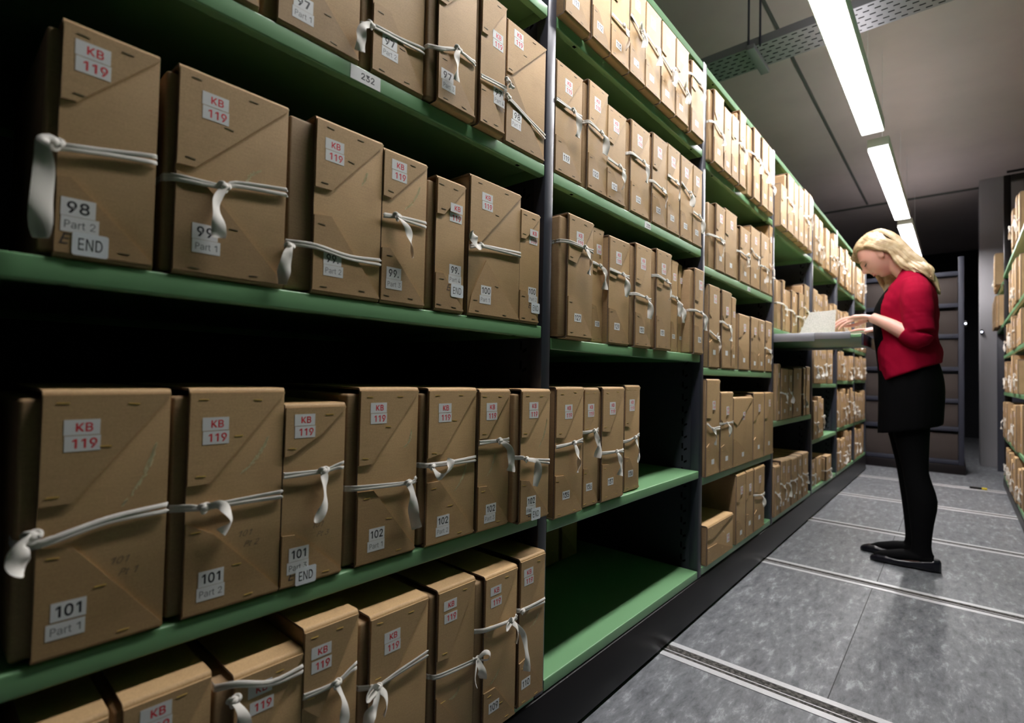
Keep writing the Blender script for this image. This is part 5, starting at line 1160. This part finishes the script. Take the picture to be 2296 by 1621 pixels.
# ------------------------------------------------------------------ dark rack across the end of the aisle
t = thing('end_rack', 'dark blue-grey rack closing the aisle end behind the woman', 'rack', (0, 6.0, 0))
XS = (-0.12, 0.30, 0.79)
for x in XS:
    mb = MB()
    mb.box((x - 0.045, 0.0, 0.0951), (x, 0.05, 2.24), bev=0.003)
    link('post', mb.mesh('post', [M['dark_steel']]), t)
mb = MB()
mb.box((-0.17, -0.012, 0.0), (0.80, 0.6, 0.095), bev=0.004)
link('base', mb.mesh('base', [M['carriage']]), t)
lev = [0.12, 0.46, 0.75, 1.08, 1.42, 1.74, 2.07]
for z in lev:
    mb = MB()
    mb.box((-0.12, 0.004, z - 0.022), (0.745, 0.5, z + 0.022), bev=0.003)
    link('crossbar', mb.mesh('crossbar', [M['dark_steel']]), t)
for k in range(len(lev) - 1):
    for a, b_ in ((-0.118, 0.252), (0.302, 0.742)):
        mb = MB()
        mb.box((a, 0.03, lev[k] + 0.0225), (b_, 0.40, lev[k + 1] - 0.0225 - (0.012 if k % 2 else 0.03)), bev=0.004)
        link('panel', mb.mesh('panel', [M['rack_panel']]), t)
for k, (x, y, z, lb) in enumerate(((0.7902, 6.002, 1.545, 'small lit white indicator on the edge of the dark rack'), (0.935, 6.9795, 1.53, 'small lit white indicator beside the pale pillar'))):  # small white spots that glow by emission
    q = thing('indicator_light', lb, 'light', (x, y, z))
    mb = MB()
    mb.box((0.0, 0.0, -0.03), (0.022, 0.02, 0.03), bev=0.003)
    link('indicator_body', mb.mesh('indicator_body', [M['black_plastic']]), q)
    mb = MB()
    mb.sphere((0.011, -0.002, 0.0), (0.009, 0.004, 0.009))
    link('lens', mb.mesh('lens', [M['led']]), q)
t = thing('floor_marker', 'small black and yellow marker lying on the farthest floor rail', 'marker', (0.85, 5.16, 0.0022))
mb = MB()
mb.box((-0.03, -0.012, 0.0), (0.05, 0.012, 0.016), bev=0.003)
link('marker_body', mb.mesh('marker_body', [M['black_plastic']]), t)
mb = MB()
mb.box((0.0501, -0.012, 0.0), (0.085, 0.012, 0.016), bev=0.003)
link('marker_tip', mb.mesh('marker_tip', [M['yellow']]), t)

# ------------------------------------------------------------------ pull-out reading shelf and the papers on it
t = thing('pull_out_shelf', 'green pull-out reading shelf on grey slides before the woman', 'pull-out shelf', (0.0, 2.02, 1.14))
mb = MB()
mb.box((-0.30, 0.018, 0.0), (0.390, 0.86, 0.016), bev=0.002)
link('board', mb.mesh('board', [M['green']]), t)
mb = MB()
mb.box((0.3901, 0.018, -0.040), (0.399, 0.86, 0.018), bev=0.002)
link('front_lip', mb.mesh('front_lip', [M['post']]), t)
for y in (0.0, 0.861):
    mb = MB()
    mb.box((-0.28, y, -0.016), (0.19, y + 0.0085, 0.028), bev=0.002)
    r_ = link('slide_rail', mb.mesh('slide_rail', [M['slide']]), t)
    mb = MB()
    mb.box((0.10, y + 0.0087, -0.006), (0.345, y + 0.0172, 0.029), bev=0.002)
    link('inner_rail', mb.mesh('inner_rail', [M['slide']]), r_)
t = thing('open_document', 'open bundle of old papers with one page raised, on the pull-out shelf', 'document', (0.24, 2.30, 1.1566))
for k in range(4):
    mb = MB()
    q = 0.004 * k
    mb.box((-0.17 + q, -0.13 + q * 0.5, 0.0045 * k), (0.146 - q * 1.5, 0.13 - q, 0.0045 * k + 0.0042), bev=0.0012, seg=1)
    link('page_bundle', mb.mesh('page_bundle', [M['page_plain']]), t)
mb = MB()
n1, n2 = 9, 7
fr, bk = [], []
for j in range(n2):
    v = j / (n2 - 1)
    for i in range(n1):
        u = i / (n1 - 1)
        x = -0.155 + 0.17 * u + 0.045 * v * (1 - u)
        y = -0.12 + 0.030 * v + 0.012 * math.sin(PI * u) * v
        z = 0.0186 + 0.128 * v - 0.006 * (1 - u) * v
        fr.append((x, y, z))
        bk.append((x, y + 0.0008, z))
fs = []
N_ = n1 * n2
for j in range(n2 - 1):
    for i in range(n1 - 1):
        a = j * n1 + i
        fs.append((a, a + 1, a + 1 + n1, a + n1))
        fs.append((N_ + a, N_ + a + n1, N_ + a + 1 + n1, N_ + a + 1))
per = [i for i in range(n1)] + [j * n1 + n1 - 1 for j in range(1, n2)] + [(n2 - 1) * n1 + i for i in range(n1 - 2, -1, -1)] + [j * n1 for j in range(n2 - 2, 0, -1)]
for a, b_ in zip(per, per[1:] + per[:1]):
    fs.append((a, N_ + a, N_ + b_, b_))
mb.add(fr + bk, fs)
link('raised_page', mb.mesh('raised_page', [M['page']]), t)
mb = MB()
mb.ribbon([(0.05, -0.12, 0.0195), (0.10, -0.125, 0.021), (0.13, -0.125, 0.022), (0.146, -0.13, 0.021)], 0.014, 0.0012, 0, 0.8, nrm=(0, 0, 1))
link('tape_end', mb.mesh('tape_end', [M['tape']], ang=70), t)


# ------------------------------------------------------------------ the woman
PY = 2.35


def ell(cx, cy, cz, a, b_, tilt=0.0, n=28, p=2.2, fx=0.0):
    out = []
    for k in range(n):
        th = 2 * PI * k / n
        c, s_ = math.cos(th), math.sin(th)
        x = a * math.copysign(abs(c) ** (2 / p), c)
        y = b_ * math.copysign(abs(s_) ** (2 / p), s_)
        out.append((cx + x, cy + y, cz + tilt * x))
    return out


def loft(mb, rows, n=28, p=2.2, mi=0, sub=3):
    """rows (cx, cy, cz, a, b, tilt) joined by a smooth skin"""
    P = []
    R_ = [Vector(r_[:3]) for r_ in rows]
    m = len(rows)
    for i in range(m - 1):
        for k in range(sub):
            t_ = k / sub
            g = lambda q: rows[max(0, min(m - 1, q))]
            a, b_, c, d = g(i - 1), g(i), g(i + 1), g(i + 2)
            P.append([0.5 * ((2 * b_[j]) + (c[j] - a[j]) * t_ + (2 * a[j] - 5 * b_[j] + 4 * c[j] - d[j]) * t_ ** 2 + (3 * b_[j] - a[j] - 3 * c[j] + d[j]) * t_ ** 3) for j in range(6)])
    P.append(list(rows[-1]))
    mb.rings([ell(*q, n=n, p=p) for q in P], mi)


def fused(name, mb, mats, vox, it=2, fac=0.5, disp=None):
    """one closed skin over all the pieces in mb"""
    me = mb.mesh(name + '_rough', mats, smooth_=False)
    ob = bpy.data.objects.new(name, me)
    COL.objects.link(ob)
    r_ = ob.modifiers.new('r', 'REMESH')
    r_.mode = 'VOXEL'
    r_.voxel_size = vox
    r_.use_smooth_shade = True
    s_ = ob.modifiers.new('s', 'SMOOTH')
    s_.factor = fac
    s_.iterations = it
    dg = bpy.context.evaluated_depsgraph_get()
    out = bpy.data.meshes.new_from_object(ob.evaluated_get(dg))
    out.name = name
    bpy.data.objects.remove(ob)
    bpy.data.meshes.remove(me)
    if disp:
        for v in out.vertices:
            v.co = disp(v.co)
    out.materials.clear()
    for m_ in mats:
        out.materials.append(m_)
    for p_ in out.polygons:
        p_.use_smooth = True
        p_.material_index = 0
    return out


woman = thing('person', 'blonde woman in a red cardigan and black skirt reading papers at the pull-out shelf', 'person', (0.56, PY, 0.0))


def wear(name, me, parent=None):
    o = link(name, me, parent or woman)
    if parent is None:
        o.location = (-0.56, -PY, 0.0)
    return o


# head frame: forward, side (towards the camera), up
HF = Vector((-0.78, 0.0, -0.625)).normalized()
HU = Vector((-0.625, 0.0, 0.78)).normalized()
HS = Vector((0, -1, 0))
HC = Vector((0.432, PY, 1.600))


def hp(f, s_, u):
    return HC + HF * f + HS * s_ + HU * u


def head_mesh(mb):
    bm = bmesh.new()
    bmesh.ops.create_uvsphere(bm, u_segments=56, v_segments=44, radius=1.0)
    for v in bm.verts:
        x, y, z = v.co            # x forward, y side, z up
        f = x * (0.094 if x < 0 else 0.090)
        s_ = y * 0.074
        u = z * 0.116
        low = max(0.0, -z)
        if x > -0.2:
            s_ *= 1 - 0.34 * low ** 1.3          # jaw narrows
            f += 0.006 * low if x > 0.2 else 0
        if x < 0 and z < -0.1:
            f *= 1 - 0.45 * min(1, (-z - 0.1) / 0.7)
        if x > 0:
            gs = lambda fy, fz, wy, wz: math.exp(-((y - fy) / wy) ** 2 - ((z - fz) / wz) ** 2)
            f += 0.024 * gs(0, -0.24, 0.15, 0.13)          # nose tip
            f += 0.013 * gs(0, -0.06, 0.12, 0.20)          # bridge
            f += 0.006 * (gs(0.32, 0.16, 0.3, 0.1) + gs(-0.32, 0.16, 0.3, 0.1))   # brow
            f -= 0.012 * (gs(0.38, 0.0, 0.2, 0.12) + gs(-0.38, 0.0, 0.2, 0.12))   # eye sockets
            f += 0.005 * (gs(0.45, -0.26, 0.24, 0.2) + gs(-0.45, -0.26, 0.24, 0.2))  # cheeks
            f += 0.010 * gs(0, -0.50, 0.24, 0.075)         # upper lip
            f += 0.009 * gs(0, -0.61, 0.22, 0.07)          # lower lip
            f -= 0.006 * gs(0, -0.70, 0.3, 0.05)
            f += 0.014 * gs(0, -0.86, 0.34, 0.13)          # chin
        v.co = hp(f, s_, u)
    mb.bm(bm)
    for sg in (1, -1):                                      # ears
        bm = bmesh.new()
        bmesh.ops.create_uvsphere(bm, u_segments=14, v_segments=10, radius=1.0)
        for v in bm.verts:
            v.co = hp(-0.006 + v.co.x * 0.017 - 0.006 * v.co.z, sg * (0.072 + v.co.y * 0.008 + 0.006 * (v.co.x < 0)), -0.008 + v.co.z * 0.031)
        mb.bm(bm)


def hand(mb, wrist, palm, fingers, thumb):
    """palm is a flat fused block between wrist and knuckles; every finger its own bent chain"""
    mb.tube(palm, [0.026, 0.034, 0.040, 0.037], 16, squash=0.40)
    for pts, r_ in fingers:
        mb.tube(smooth([Vector(p) for p in pts], 3), [r_ * (1.05 - 0.30 * i / (3 * (len(pts) - 1))) for i in range(3 * (len(pts) - 1) + 1)], 10)
        mb.sphere(pts[-1], r_ * 0.78, 0, 10, 8)
    mb.tube(smooth([Vector(p) for p in thumb], 3), [0.0125 - 0.0042 * i / (3 * (len(thumb) - 1)) for i in range(3 * (len(thumb) - 1) + 1)], 10)
    mb.sphere(thumb[-1], 0.0086, 0, 10, 8)


body = MB()
loft(body, [(0.56, PY, 0.80, 0.10, 0.15, 0), (0.565, PY, 0.95, 0.105, 0.155, 0), (0.55, PY, 1.10, 0.085, 0.125, 0), (0.545, PY, 1.25, 0.092, 0.14, 0), (0.555, PY, 1.36, 0.088, 0.155, 0), (0.572, PY, 1.43, 0.066, 0.14, 0), (0.575, PY, 1.475, 0.05, 0.075, -0.2)])
body.tube([(0.578, PY, 1.44), (0.555, PY, 1.49), (0.515, PY, 1.54), (0.475, PY, 1.585)], [0.060, 0.053, 0.051, 0.054], 18)
head_mesh(body)
for sg, dx in ((-1, 0.0), (1, -0.035)):
    y = PY + sg * 0.075
    loft(body, [(0.565 + dx, y, 0.86, 0.085, 0.078, 0), (0.567 + dx, y, 0.70, 0.076, 0.072, 0), (0.583 + dx, y, 0.52, 0.054, 0.052, 0), (0.590 + dx, y, 0.455, 0.051, 0.050, 0), (0.612 + dx, y, 0.34, 0.058, 0.052, 0), (0.612 + dx, y, 0.22, 0.044, 0.042, 0), (0.612 + dx, y, 0.12, 0.036, 0.034, 0), (0.612 + dx, y, 0.06, 0.046, 0.033, 0)])
    body.tube([(0.655 + dx, y, 0.05), (0.60 + dx, y, 0.055), (0.53 + dx, y, 0.045), (0.46 + dx, y, 0.028), (0.425 + dx, y, 0.02)], [0.028, 0.036, 0.034, 0.03, 0.016], 14, squash=0.8)
# left arm (towards the camera) and right arm
body.tube(smooth([Vector(p) for p in [(0.585, PY - 0.140, 1.405), (0.598, PY - 0.185, 1.30), (0.612, PY - 0.195, 1.145), (0.565, PY - 0.19, 1.158), (0.48, PY - 0.165, 1.215), (0.415, PY - 0.14, 1.252)]], 4),
          [0.046 - 0.0006 * i for i in range(9)] + [0.041, 0.040, 0.040, 0.039, 0.037, 0.035, 0.033, 0.031, 0.029, 0.0275, 0.0265, 0.026], 14)
hand(body, None, [(0.425, PY - 0.143, 1.248), (0.385, PY - 0.13, 1.258), (0.345, PY - 0.118, 1.258), (0.318, PY - 0.11, 1.250)],
     [([(0.335, PY - 0.082, 1.258), (0.290, PY - 0.078, 1.262), (0.262, PY - 0.08, 1.250), (0.246, PY - 0.085, 1.236)], 0.0092),
      ([(0.325, PY - 0.102, 1.256), (0.280, PY - 0.102, 1.250), (0.250, PY - 0.108, 1.230), (0.234, PY - 0.113, 1.212)], 0.0095),
      ([(0.328, PY - 0.122, 1.250), (0.285, PY - 0.127, 1.236), (0.258, PY - 0.132, 1.216), (0.246, PY - 0.135, 1.199)], 0.0090),
      ([(0.338, PY - 0.140, 1.243), (0.302, PY - 0.148, 1.227), (0.281, PY - 0.152, 1.209), (0.272, PY - 0.153, 1.196)], 0.0080)],
     [(0.392, PY - 0.108, 1.246), (0.350, PY - 0.078, 1.228), (0.312, PY - 0.070, 1.220), (0.282, PY - 0.078, 1.222)])
body.tube(smooth([Vector(p) for p in [(0.580, PY + 0.140, 1.405), (0.590, PY + 0.19, 1.30), (0.600, PY + 0.205, 1.15), (0.560, PY + 0.19, 1.150), (0.50, PY + 0.15, 1.185), (0.452, PY + 0.115, 1.210)]], 4),
          [0.046 - 0.0006 * i for i in range(9)] + [0.041, 0.040, 0.040, 0.039, 0.037, 0.035, 0.033, 0.031, 0.029, 0.0275, 0.0265, 0.026], 14)
hand(body, None, [(0.462, PY + 0.118, 1.206), (0.425, PY + 0.098, 1.208), (0.388, PY + 0.078, 1.206), (0.362, PY + 0.066, 1.201)],
     [([(0.372, PY + 0.040, 1.204), (0.332, PY + 0.022, 1.204), (0.306, PY + 0.012, 1.196), (0.290, PY + 0.006, 1.186)], 0.0092),
      ([(0.366, PY + 0.058, 1.203), (0.322, PY + 0.044, 1.202), (0.293, PY + 0.036, 1.193), (0.277, PY + 0.030, 1.185)], 0.0095),
      ([(0.372, PY + 0.078, 1.202), (0.330, PY + 0.069, 1.201), (0.303, PY + 0.062, 1.192), (0.288, PY + 0.058, 1.185)], 0.0090),
      ([(0.385, PY + 0.097, 1.203), (0.350, PY + 0.092, 1.201), (0.328, PY + 0.088, 1.193), (0.315, PY + 0.086, 1.186)], 0.0080)],
     [(0.430, PY + 0.075, 1.204), (0.398, PY + 0.036, 1.198), (0.368, PY + 0.012, 1.192), (0.344, PY - 0.002, 1.187)])
wear('body', fused('body', body, [M['skin']], 0.0042, 2, 0.5))
# face details
for sg in (1, -1):
    mb = MB()
    mb.tube(smooth([hp(0.0785, sg * 0.0145, -0.004), hp(0.0835, sg * 0.024, -0.0065), hp(0.0795, sg * 0.034, -0.006), hp(0.0700, sg * 0.0435, -0.003)], 3), [0.0012, 0.0022, 0.0028, 0.003, 0.003, 0.003, 0.0028, 0.0024, 0.0018, 0.0012], 8)
    wear('eye', mb.mesh('eye', [M['eye']], ang=180))
    mb = MB()
    mb.tube([hp(0.089, sg * 0.012, 0.021), hp(0.0885, sg * 0.028, 0.025), hp(0.078, sg * 0.046, 0.021)], [0.0022, 0.003, 0.0015], 8)
    wear('eyebrow', mb.mesh('eyebrow', [M['brow']], ang=180))
mb = MB()
for dz, q in ((-0.0575, 0.0042), (-0.0695, 0.0048)):
    mb.tube(smooth([hp(0.076, -0.019, dz - 0.002), hp(0.0850, -0.008, dz), hp(0.0862, 0.0, dz - 0.0005), hp(0.0850, 0.008, dz), hp(0.076, 0.019, dz - 0.002)], 3), [0.0015 + (q - 0.0015) * math.sin(PI * i / 12) for i in range(13)], 8)
wear('lips', mb.mesh('lips', [M['lip']], ang=180))

# hair: a close cap with many combed locks over it
hair = MB()
bm = bmesh.new()
bmesh.ops.create_uvsphere(bm, u_segments=40, v_segments=30, radius=1.0)
for v in bm.verts:
    x, y, z = v.co
    u = z * 0.127
    f = x * 0.103 - 0.004
    s_ = y * 0.0865
    if x > -0.35 and z < 0.62:                              # keep the face free
        f = min(f, -0.030 + 0.125 * max(0.0, z) - 0.02 * max(0.0, -z))
        s_ *= 0.93
    if z < -0.35:
        u = -0.045 + (u + 0.045) * 0.55
    v.co = hp(f, s_, u)
hair.bm(bm)
hr = random.Random(11)


def lock(pts, w, t):
    hair.ribbon(pts, lambda k: w * (0.75 + 0.4 * math.sin(PI * min(1, k * 1.15))) * (1 if k < 0.85 else 1 - (k - 0.85) * 4.2), t, 0, hr.uniform(-0.25, 0.25), nrm=(0, -1, 0.15), res=5)


for i in range(26):                                        # near side, combed back behind the cheek
    q = i / 25
    f0 = 0.074 - 0.155 * q
    u0 = 0.124 * math.sqrt(max(0.05, 1 - (f0 / 0.108) ** 2)) + 0.004
    j = lambda a: hr.uniform(-a, a)
    p0 = hp(f0, 0.006 + j(0.004), u0)
    p1 = hp(f0 * 0.62 - 0.018 + j(0.004), 0.056 + j(0.003), u0 * 0.70 + 0.018)
    p2 = hp(f0 * 0.30 - 0.036 + j(0.005), 0.0875 + j(0.003), 0.026 + j(0.01))
    p3 = hp(-0.048 - 0.030 * q + j(0.006), 0.080 + j(0.004), -0.045 + j(0.01))
    e = hr.uniform(0, 1)
    p4 = Vector((0.535 + 0.060 * q + j(0.006), PY - 0.085 + j(0.012) + 0.02 * q, 1.530 - 0.01 * e + 0.02 * q))
    p5 = Vector((0.590 + 0.060 * q + j(0.01), PY - 0.090 + j(0.02), 1.478 - 0.01 * e + 0.012 * q))
    p6 = Vector((0.650 + 0.022 * e, PY - 0.07 + j(0.03), 1.445 - 0.04 * e))
    lock([p0, p1, p2, p3, p4, p5] + ([p6] if q > 0.35 else []), 0.023, 0.0065)
for i in range(12):                                        # over the ear
    q = i / 11
    j = lambda a: hr.uniform(-a, a)
    lock([hp(0.020 - 0.05 * q, 0.076, 0.075), hp(-0.004 - 0.045 * q + j(0.003), 0.0895, 0.045), hp(-0.022 - 0.045 * q + j(0.004), 0.0925, 0.008), hp(-0.040 - 0.038 * q + j(0.004), 0.088, -0.030),
          Vector((0.520 + 0.05 * q + j(0.004), PY - 0.082 + j(0.006), 1.535 + 0.02 * q)), Vector((0.575 + 0.04 * q, PY - 0.088 + j(0.01), 1.482 + 0.01 * q))], 0.020, 0.006)
for i in range(20):                                        # crown and back
    a = (i / 19 - 0.5) * 2.4
    j = lambda v_: hr.uniform(-v_, v_)
    sy = -math.sin(a)
    p0 = hp(-0.02 + j(0.01), 0.02 * sy, 0.126)
    p1 = hp(-0.080, 0.055 * sy + j(0.006), 0.085 + j(0.006))
    p2 = hp(-0.110 + 0.012 * abs(sy), 0.075 * sy, 0.015 + j(0.01))
    p3 = Vector((0.560 + j(0.006), PY - 0.085 * sy, 1.588 + j(0.008)))
    p4 = Vector((0.615 + j(0.006), PY - 0.092 * sy + j(0.01), 1.522 + j(0.006)))
    p5 = Vector((0.655 + j(0.006), PY - 0.09 * sy + j(0.015), 1.450))
    p6 = Vector((0.676 + j(0.006), PY - 0.08 * sy + j(0.02), 1.405 - hr.uniform(0, 0.03)))
    lock([p0, p1, p2, p3, p4, p5, p6], 0.026, 0.007)
for i in range(16):                                        # far side, falling forward past the face
    q = i / 15
    j = lambda a: hr.uniform(-a, a)
    f0 = 0.080 - 0.11 * q
    p0 = hp(f0, -0.004, 0.124 * math.sqrt(max(0.05, 1 - (f0 / 0.108) ** 2)) + 0.003)
    p1 = hp(f0 + 0.016 - 0.01 * q, -0.060, 0.085 - 0.02 * q)
    p2 = hp(0.070 - 0.09 * q + j(0.005), -0.090, 0.020)
    p3 = hp(0.068 - 0.10 * q + j(0.006), -0.088 + j(0.005), -0.055)
    p4 = p3 + Vector((0.02 + 0.03 * q, 0.0 + j(0.008), -0.05 - 0.02 * q))
    p5 = p4 + Vector((0.028 + j(0.006), 0.0, -0.05 - hr.uniform(0, 0.03)))
    lock([p0, p1, p2, p3, p4, p5], 0.020, 0.006)
for i in range(7):                                         # ends showing under the chin on the far side
    q = i / 6
    x = 0.455 + 0.05 * q
    lock([Vector((x, PY + 0.075, 1.53)), Vector((x + 0.006, PY + 0.078, 1.47)), Vector((x + 0.004 + hr.uniform(-0.01, 0.01), PY + 0.07, 1.405 - 0.02 * hr.random()))], 0.02, 0.006)
wear('hair', hair.mesh('hair', [M['hair']], ang=75))

# black dress, red cardigan over it
dress = MB()
loft(dress, [(0.560, PY, 0.652 + 0.03, 0.134, 0.182, 0.22), (0.562, PY, 0.72, 0.135, 0.185, 0.16), (0.566, PY, 0.88, 0.137, 0.186, 0.03), (0.560, PY, 0.97, 0.133, 0.176, 0), (0.545, PY, 1.06, 0.126, 0.155, 0), (0.530, PY, 1.16, 0.122, 0.142, 0), (0.526, PY, 1.28, 0.122, 0.148, 0), (0.542, PY, 1.36, 0.109, 0.150, 0), (0.566, PY, 1.43, 0.068, 0.125, -0.3)])


def fold_black(co):
    if co.z < 0.9:
        th = math.atan2(co.y - PY, co.x - 0.56)
        k = (0.9 - co.z) / 0.25
        s_ = 1 + 0.012 * k * math.sin(9 * th)
        return Vector((0.56 + (co.x - 0.56) * s_, PY + (co.y - PY) * s_, co.z))
    return co


wear('dress', fused('dress', dress, [M['black_cloth']], 0.006, 2, 0.5, fold_black))
card = MB()
loft(card, [(0.563, PY, 0.968, 0.130, 0.196, 0.43), (0.562, PY, 1.00, 0.132, 0.196, 0.36), (0.559, PY, 1.08, 0.136, 0.186, 0.08), (0.550, PY, 1.145, 0.126, 0.170, 0), (0.549, PY, 1.24, 0.131, 0.172, 0), (0.554, PY, 1.34, 0.122, 0.178, 0), (0.566, PY, 1.41, 0.096, 0.168, 0), (0.575, PY, 1.455, 0.070, 0.135, -0.1), (0.578, PY, 1.49, 0.056, 0.082, -0.25), (0.574, PY, 1.515, 0.052, 0.066, -0.3)])
card.tube(smooth([Vector(p) for p in [(0.585, PY - 0.115, 1.412), (0.598, PY - 0.172, 1.335), (0.602, PY - 0.188, 1.235), (0.612, PY - 0.197, 1.15), (0.585, PY - 0.195, 1.143), (0.556, PY - 0.188, 1.165)]], 4),
          [0.058, 0.061, 0.064, 0.066, 0.066, 0.066, 0.066, 0.065, 0.064, 0.063, 0.062, 0.061, 0.058, 0.056, 0.054, 0.052, 0.050, 0.049, 0.048, 0.0475, 0.047], 20)
card.tube(smooth([Vector(p) for p in [(0.580, PY + 0.115, 1.412), (0.590, PY + 0.178, 1.335), (0.596, PY + 0.200, 1.24), (0.600, PY + 0.207, 1.15), (0.575, PY + 0.198, 1.143), (0.548, PY + 0.185, 1.158)]], 4),
          [0.058, 0.061, 0.064, 0.066, 0.066, 0.066, 0.066, 0.065, 0.064, 0.063, 0.062, 0.061, 0.058, 0.056, 0.054, 0.052, 0.050, 0.049, 0.048, 0.0475, 0.047], 20)


def fold_red(co):
    n_ = noise.noise(Vector((co.x * 9, co.y * 6, co.z * 13)))
    m_ = noise.noise(Vector((co.x * 22 + 5, co.y * 8, co.z * 26 + co.x * 30)))
    low = max(0.0, (1.12 - co.z) / 0.2)
    d_ = 0.006 * n_ + 0.003 * m_ + 0.004 * low * math.sin(co.x * 70 + co.z * 18)
    dr = Vector((co.x - 0.565, (co.y - PY) * 0.7, 0))
    if dr.length > 1e-4:
        co = co + dr.normalized() * d_
    return co


cg = wear('cardigan', fused('cardigan', card, [M['red']], 0.0055, 2, 0.5, fold_red))
for k, z in enumerate((1.30, 1.215, 1.13, 1.05, 0.975)):
    mb = MB()
    x = (0.448, 0.440, 0.440, 0.443, 0.449)[k]
    mb.sphere((x, PY - 0.078, z), (0.0045, 0.0075, 0.0075), 0, 12, 8)
    link('button', mb.mesh('button', [M['button']], ang=180), cg)

tg = MB()
for sg, dx in ((-1, 0.0), (1, -0.035)):
    y = PY + sg * 0.075
    loft(tg, [(0.565 + dx, y, 0.80, 0.086, 0.080, 0), (0.568 + dx, y, 0.70, 0.079, 0.075, 0), (0.584 + dx, y, 0.52, 0.057, 0.055, 0), (0.592 + dx, y, 0.455, 0.054, 0.053, 0), (0.614 + dx, y, 0.34, 0.061, 0.055, 0), (0.613 + dx, y, 0.22, 0.047, 0.045, 0), (0.612 + dx, y, 0.12, 0.039, 0.037, 0), (0.612 + dx, y, 0.07, 0.048, 0.036, 0)])
    tg.tube([(0.658 + dx, y, 0.052), (0.60 + dx, y, 0.060), (0.53 + dx, y, 0.050), (0.46 + dx, y, 0.032), (0.42 + dx, y, 0.022)], [0.031, 0.039, 0.037, 0.032, 0.018], 14, squash=0.8)
wear('tights', fused('tights', tg, [M['tights']], 0.005, 2, 0.5))
for sg, dx in ((-1, 0.0), (1, -0.060)):
    y = PY + sg * 0.075
    mb = MB()
    rs = []
    for x, hw, z1 in ((0.688, 0.012, 0.050), (0.682, 0.026, 0.062), (0.66, 0.035, 0.064), (0.62, 0.037, 0.054), (0.57, 0.037, 0.042), (0.52, 0.041, 0.038), (0.47, 0.043, 0.042), (0.435, 0.038, 0.036), (0.412, 0.027, 0.026), (0.402, 0.012, 0.018)):
        ring = []
        for k in range(18):
            th = 2 * PI * k / 18
            c, s_ = math.cos(th), math.sin(th)
            zz = (z1 / 2) + (z1 / 2) * math.copysign(abs(s_) ** 0.6, s_)
            ring.append((x + dx, y + hw * math.copysign(abs(c) ** 0.75, c), max(0.0012, zz)))
        rs.append(ring)
    mb.rings(rs)
    me = fused('shoe', mb, [M['shoe']], 0.004, 1, 0.4)
    for v in me.vertices:
        v.co.z = max(0.0012, v.co.z)
    wear('shoe', me)
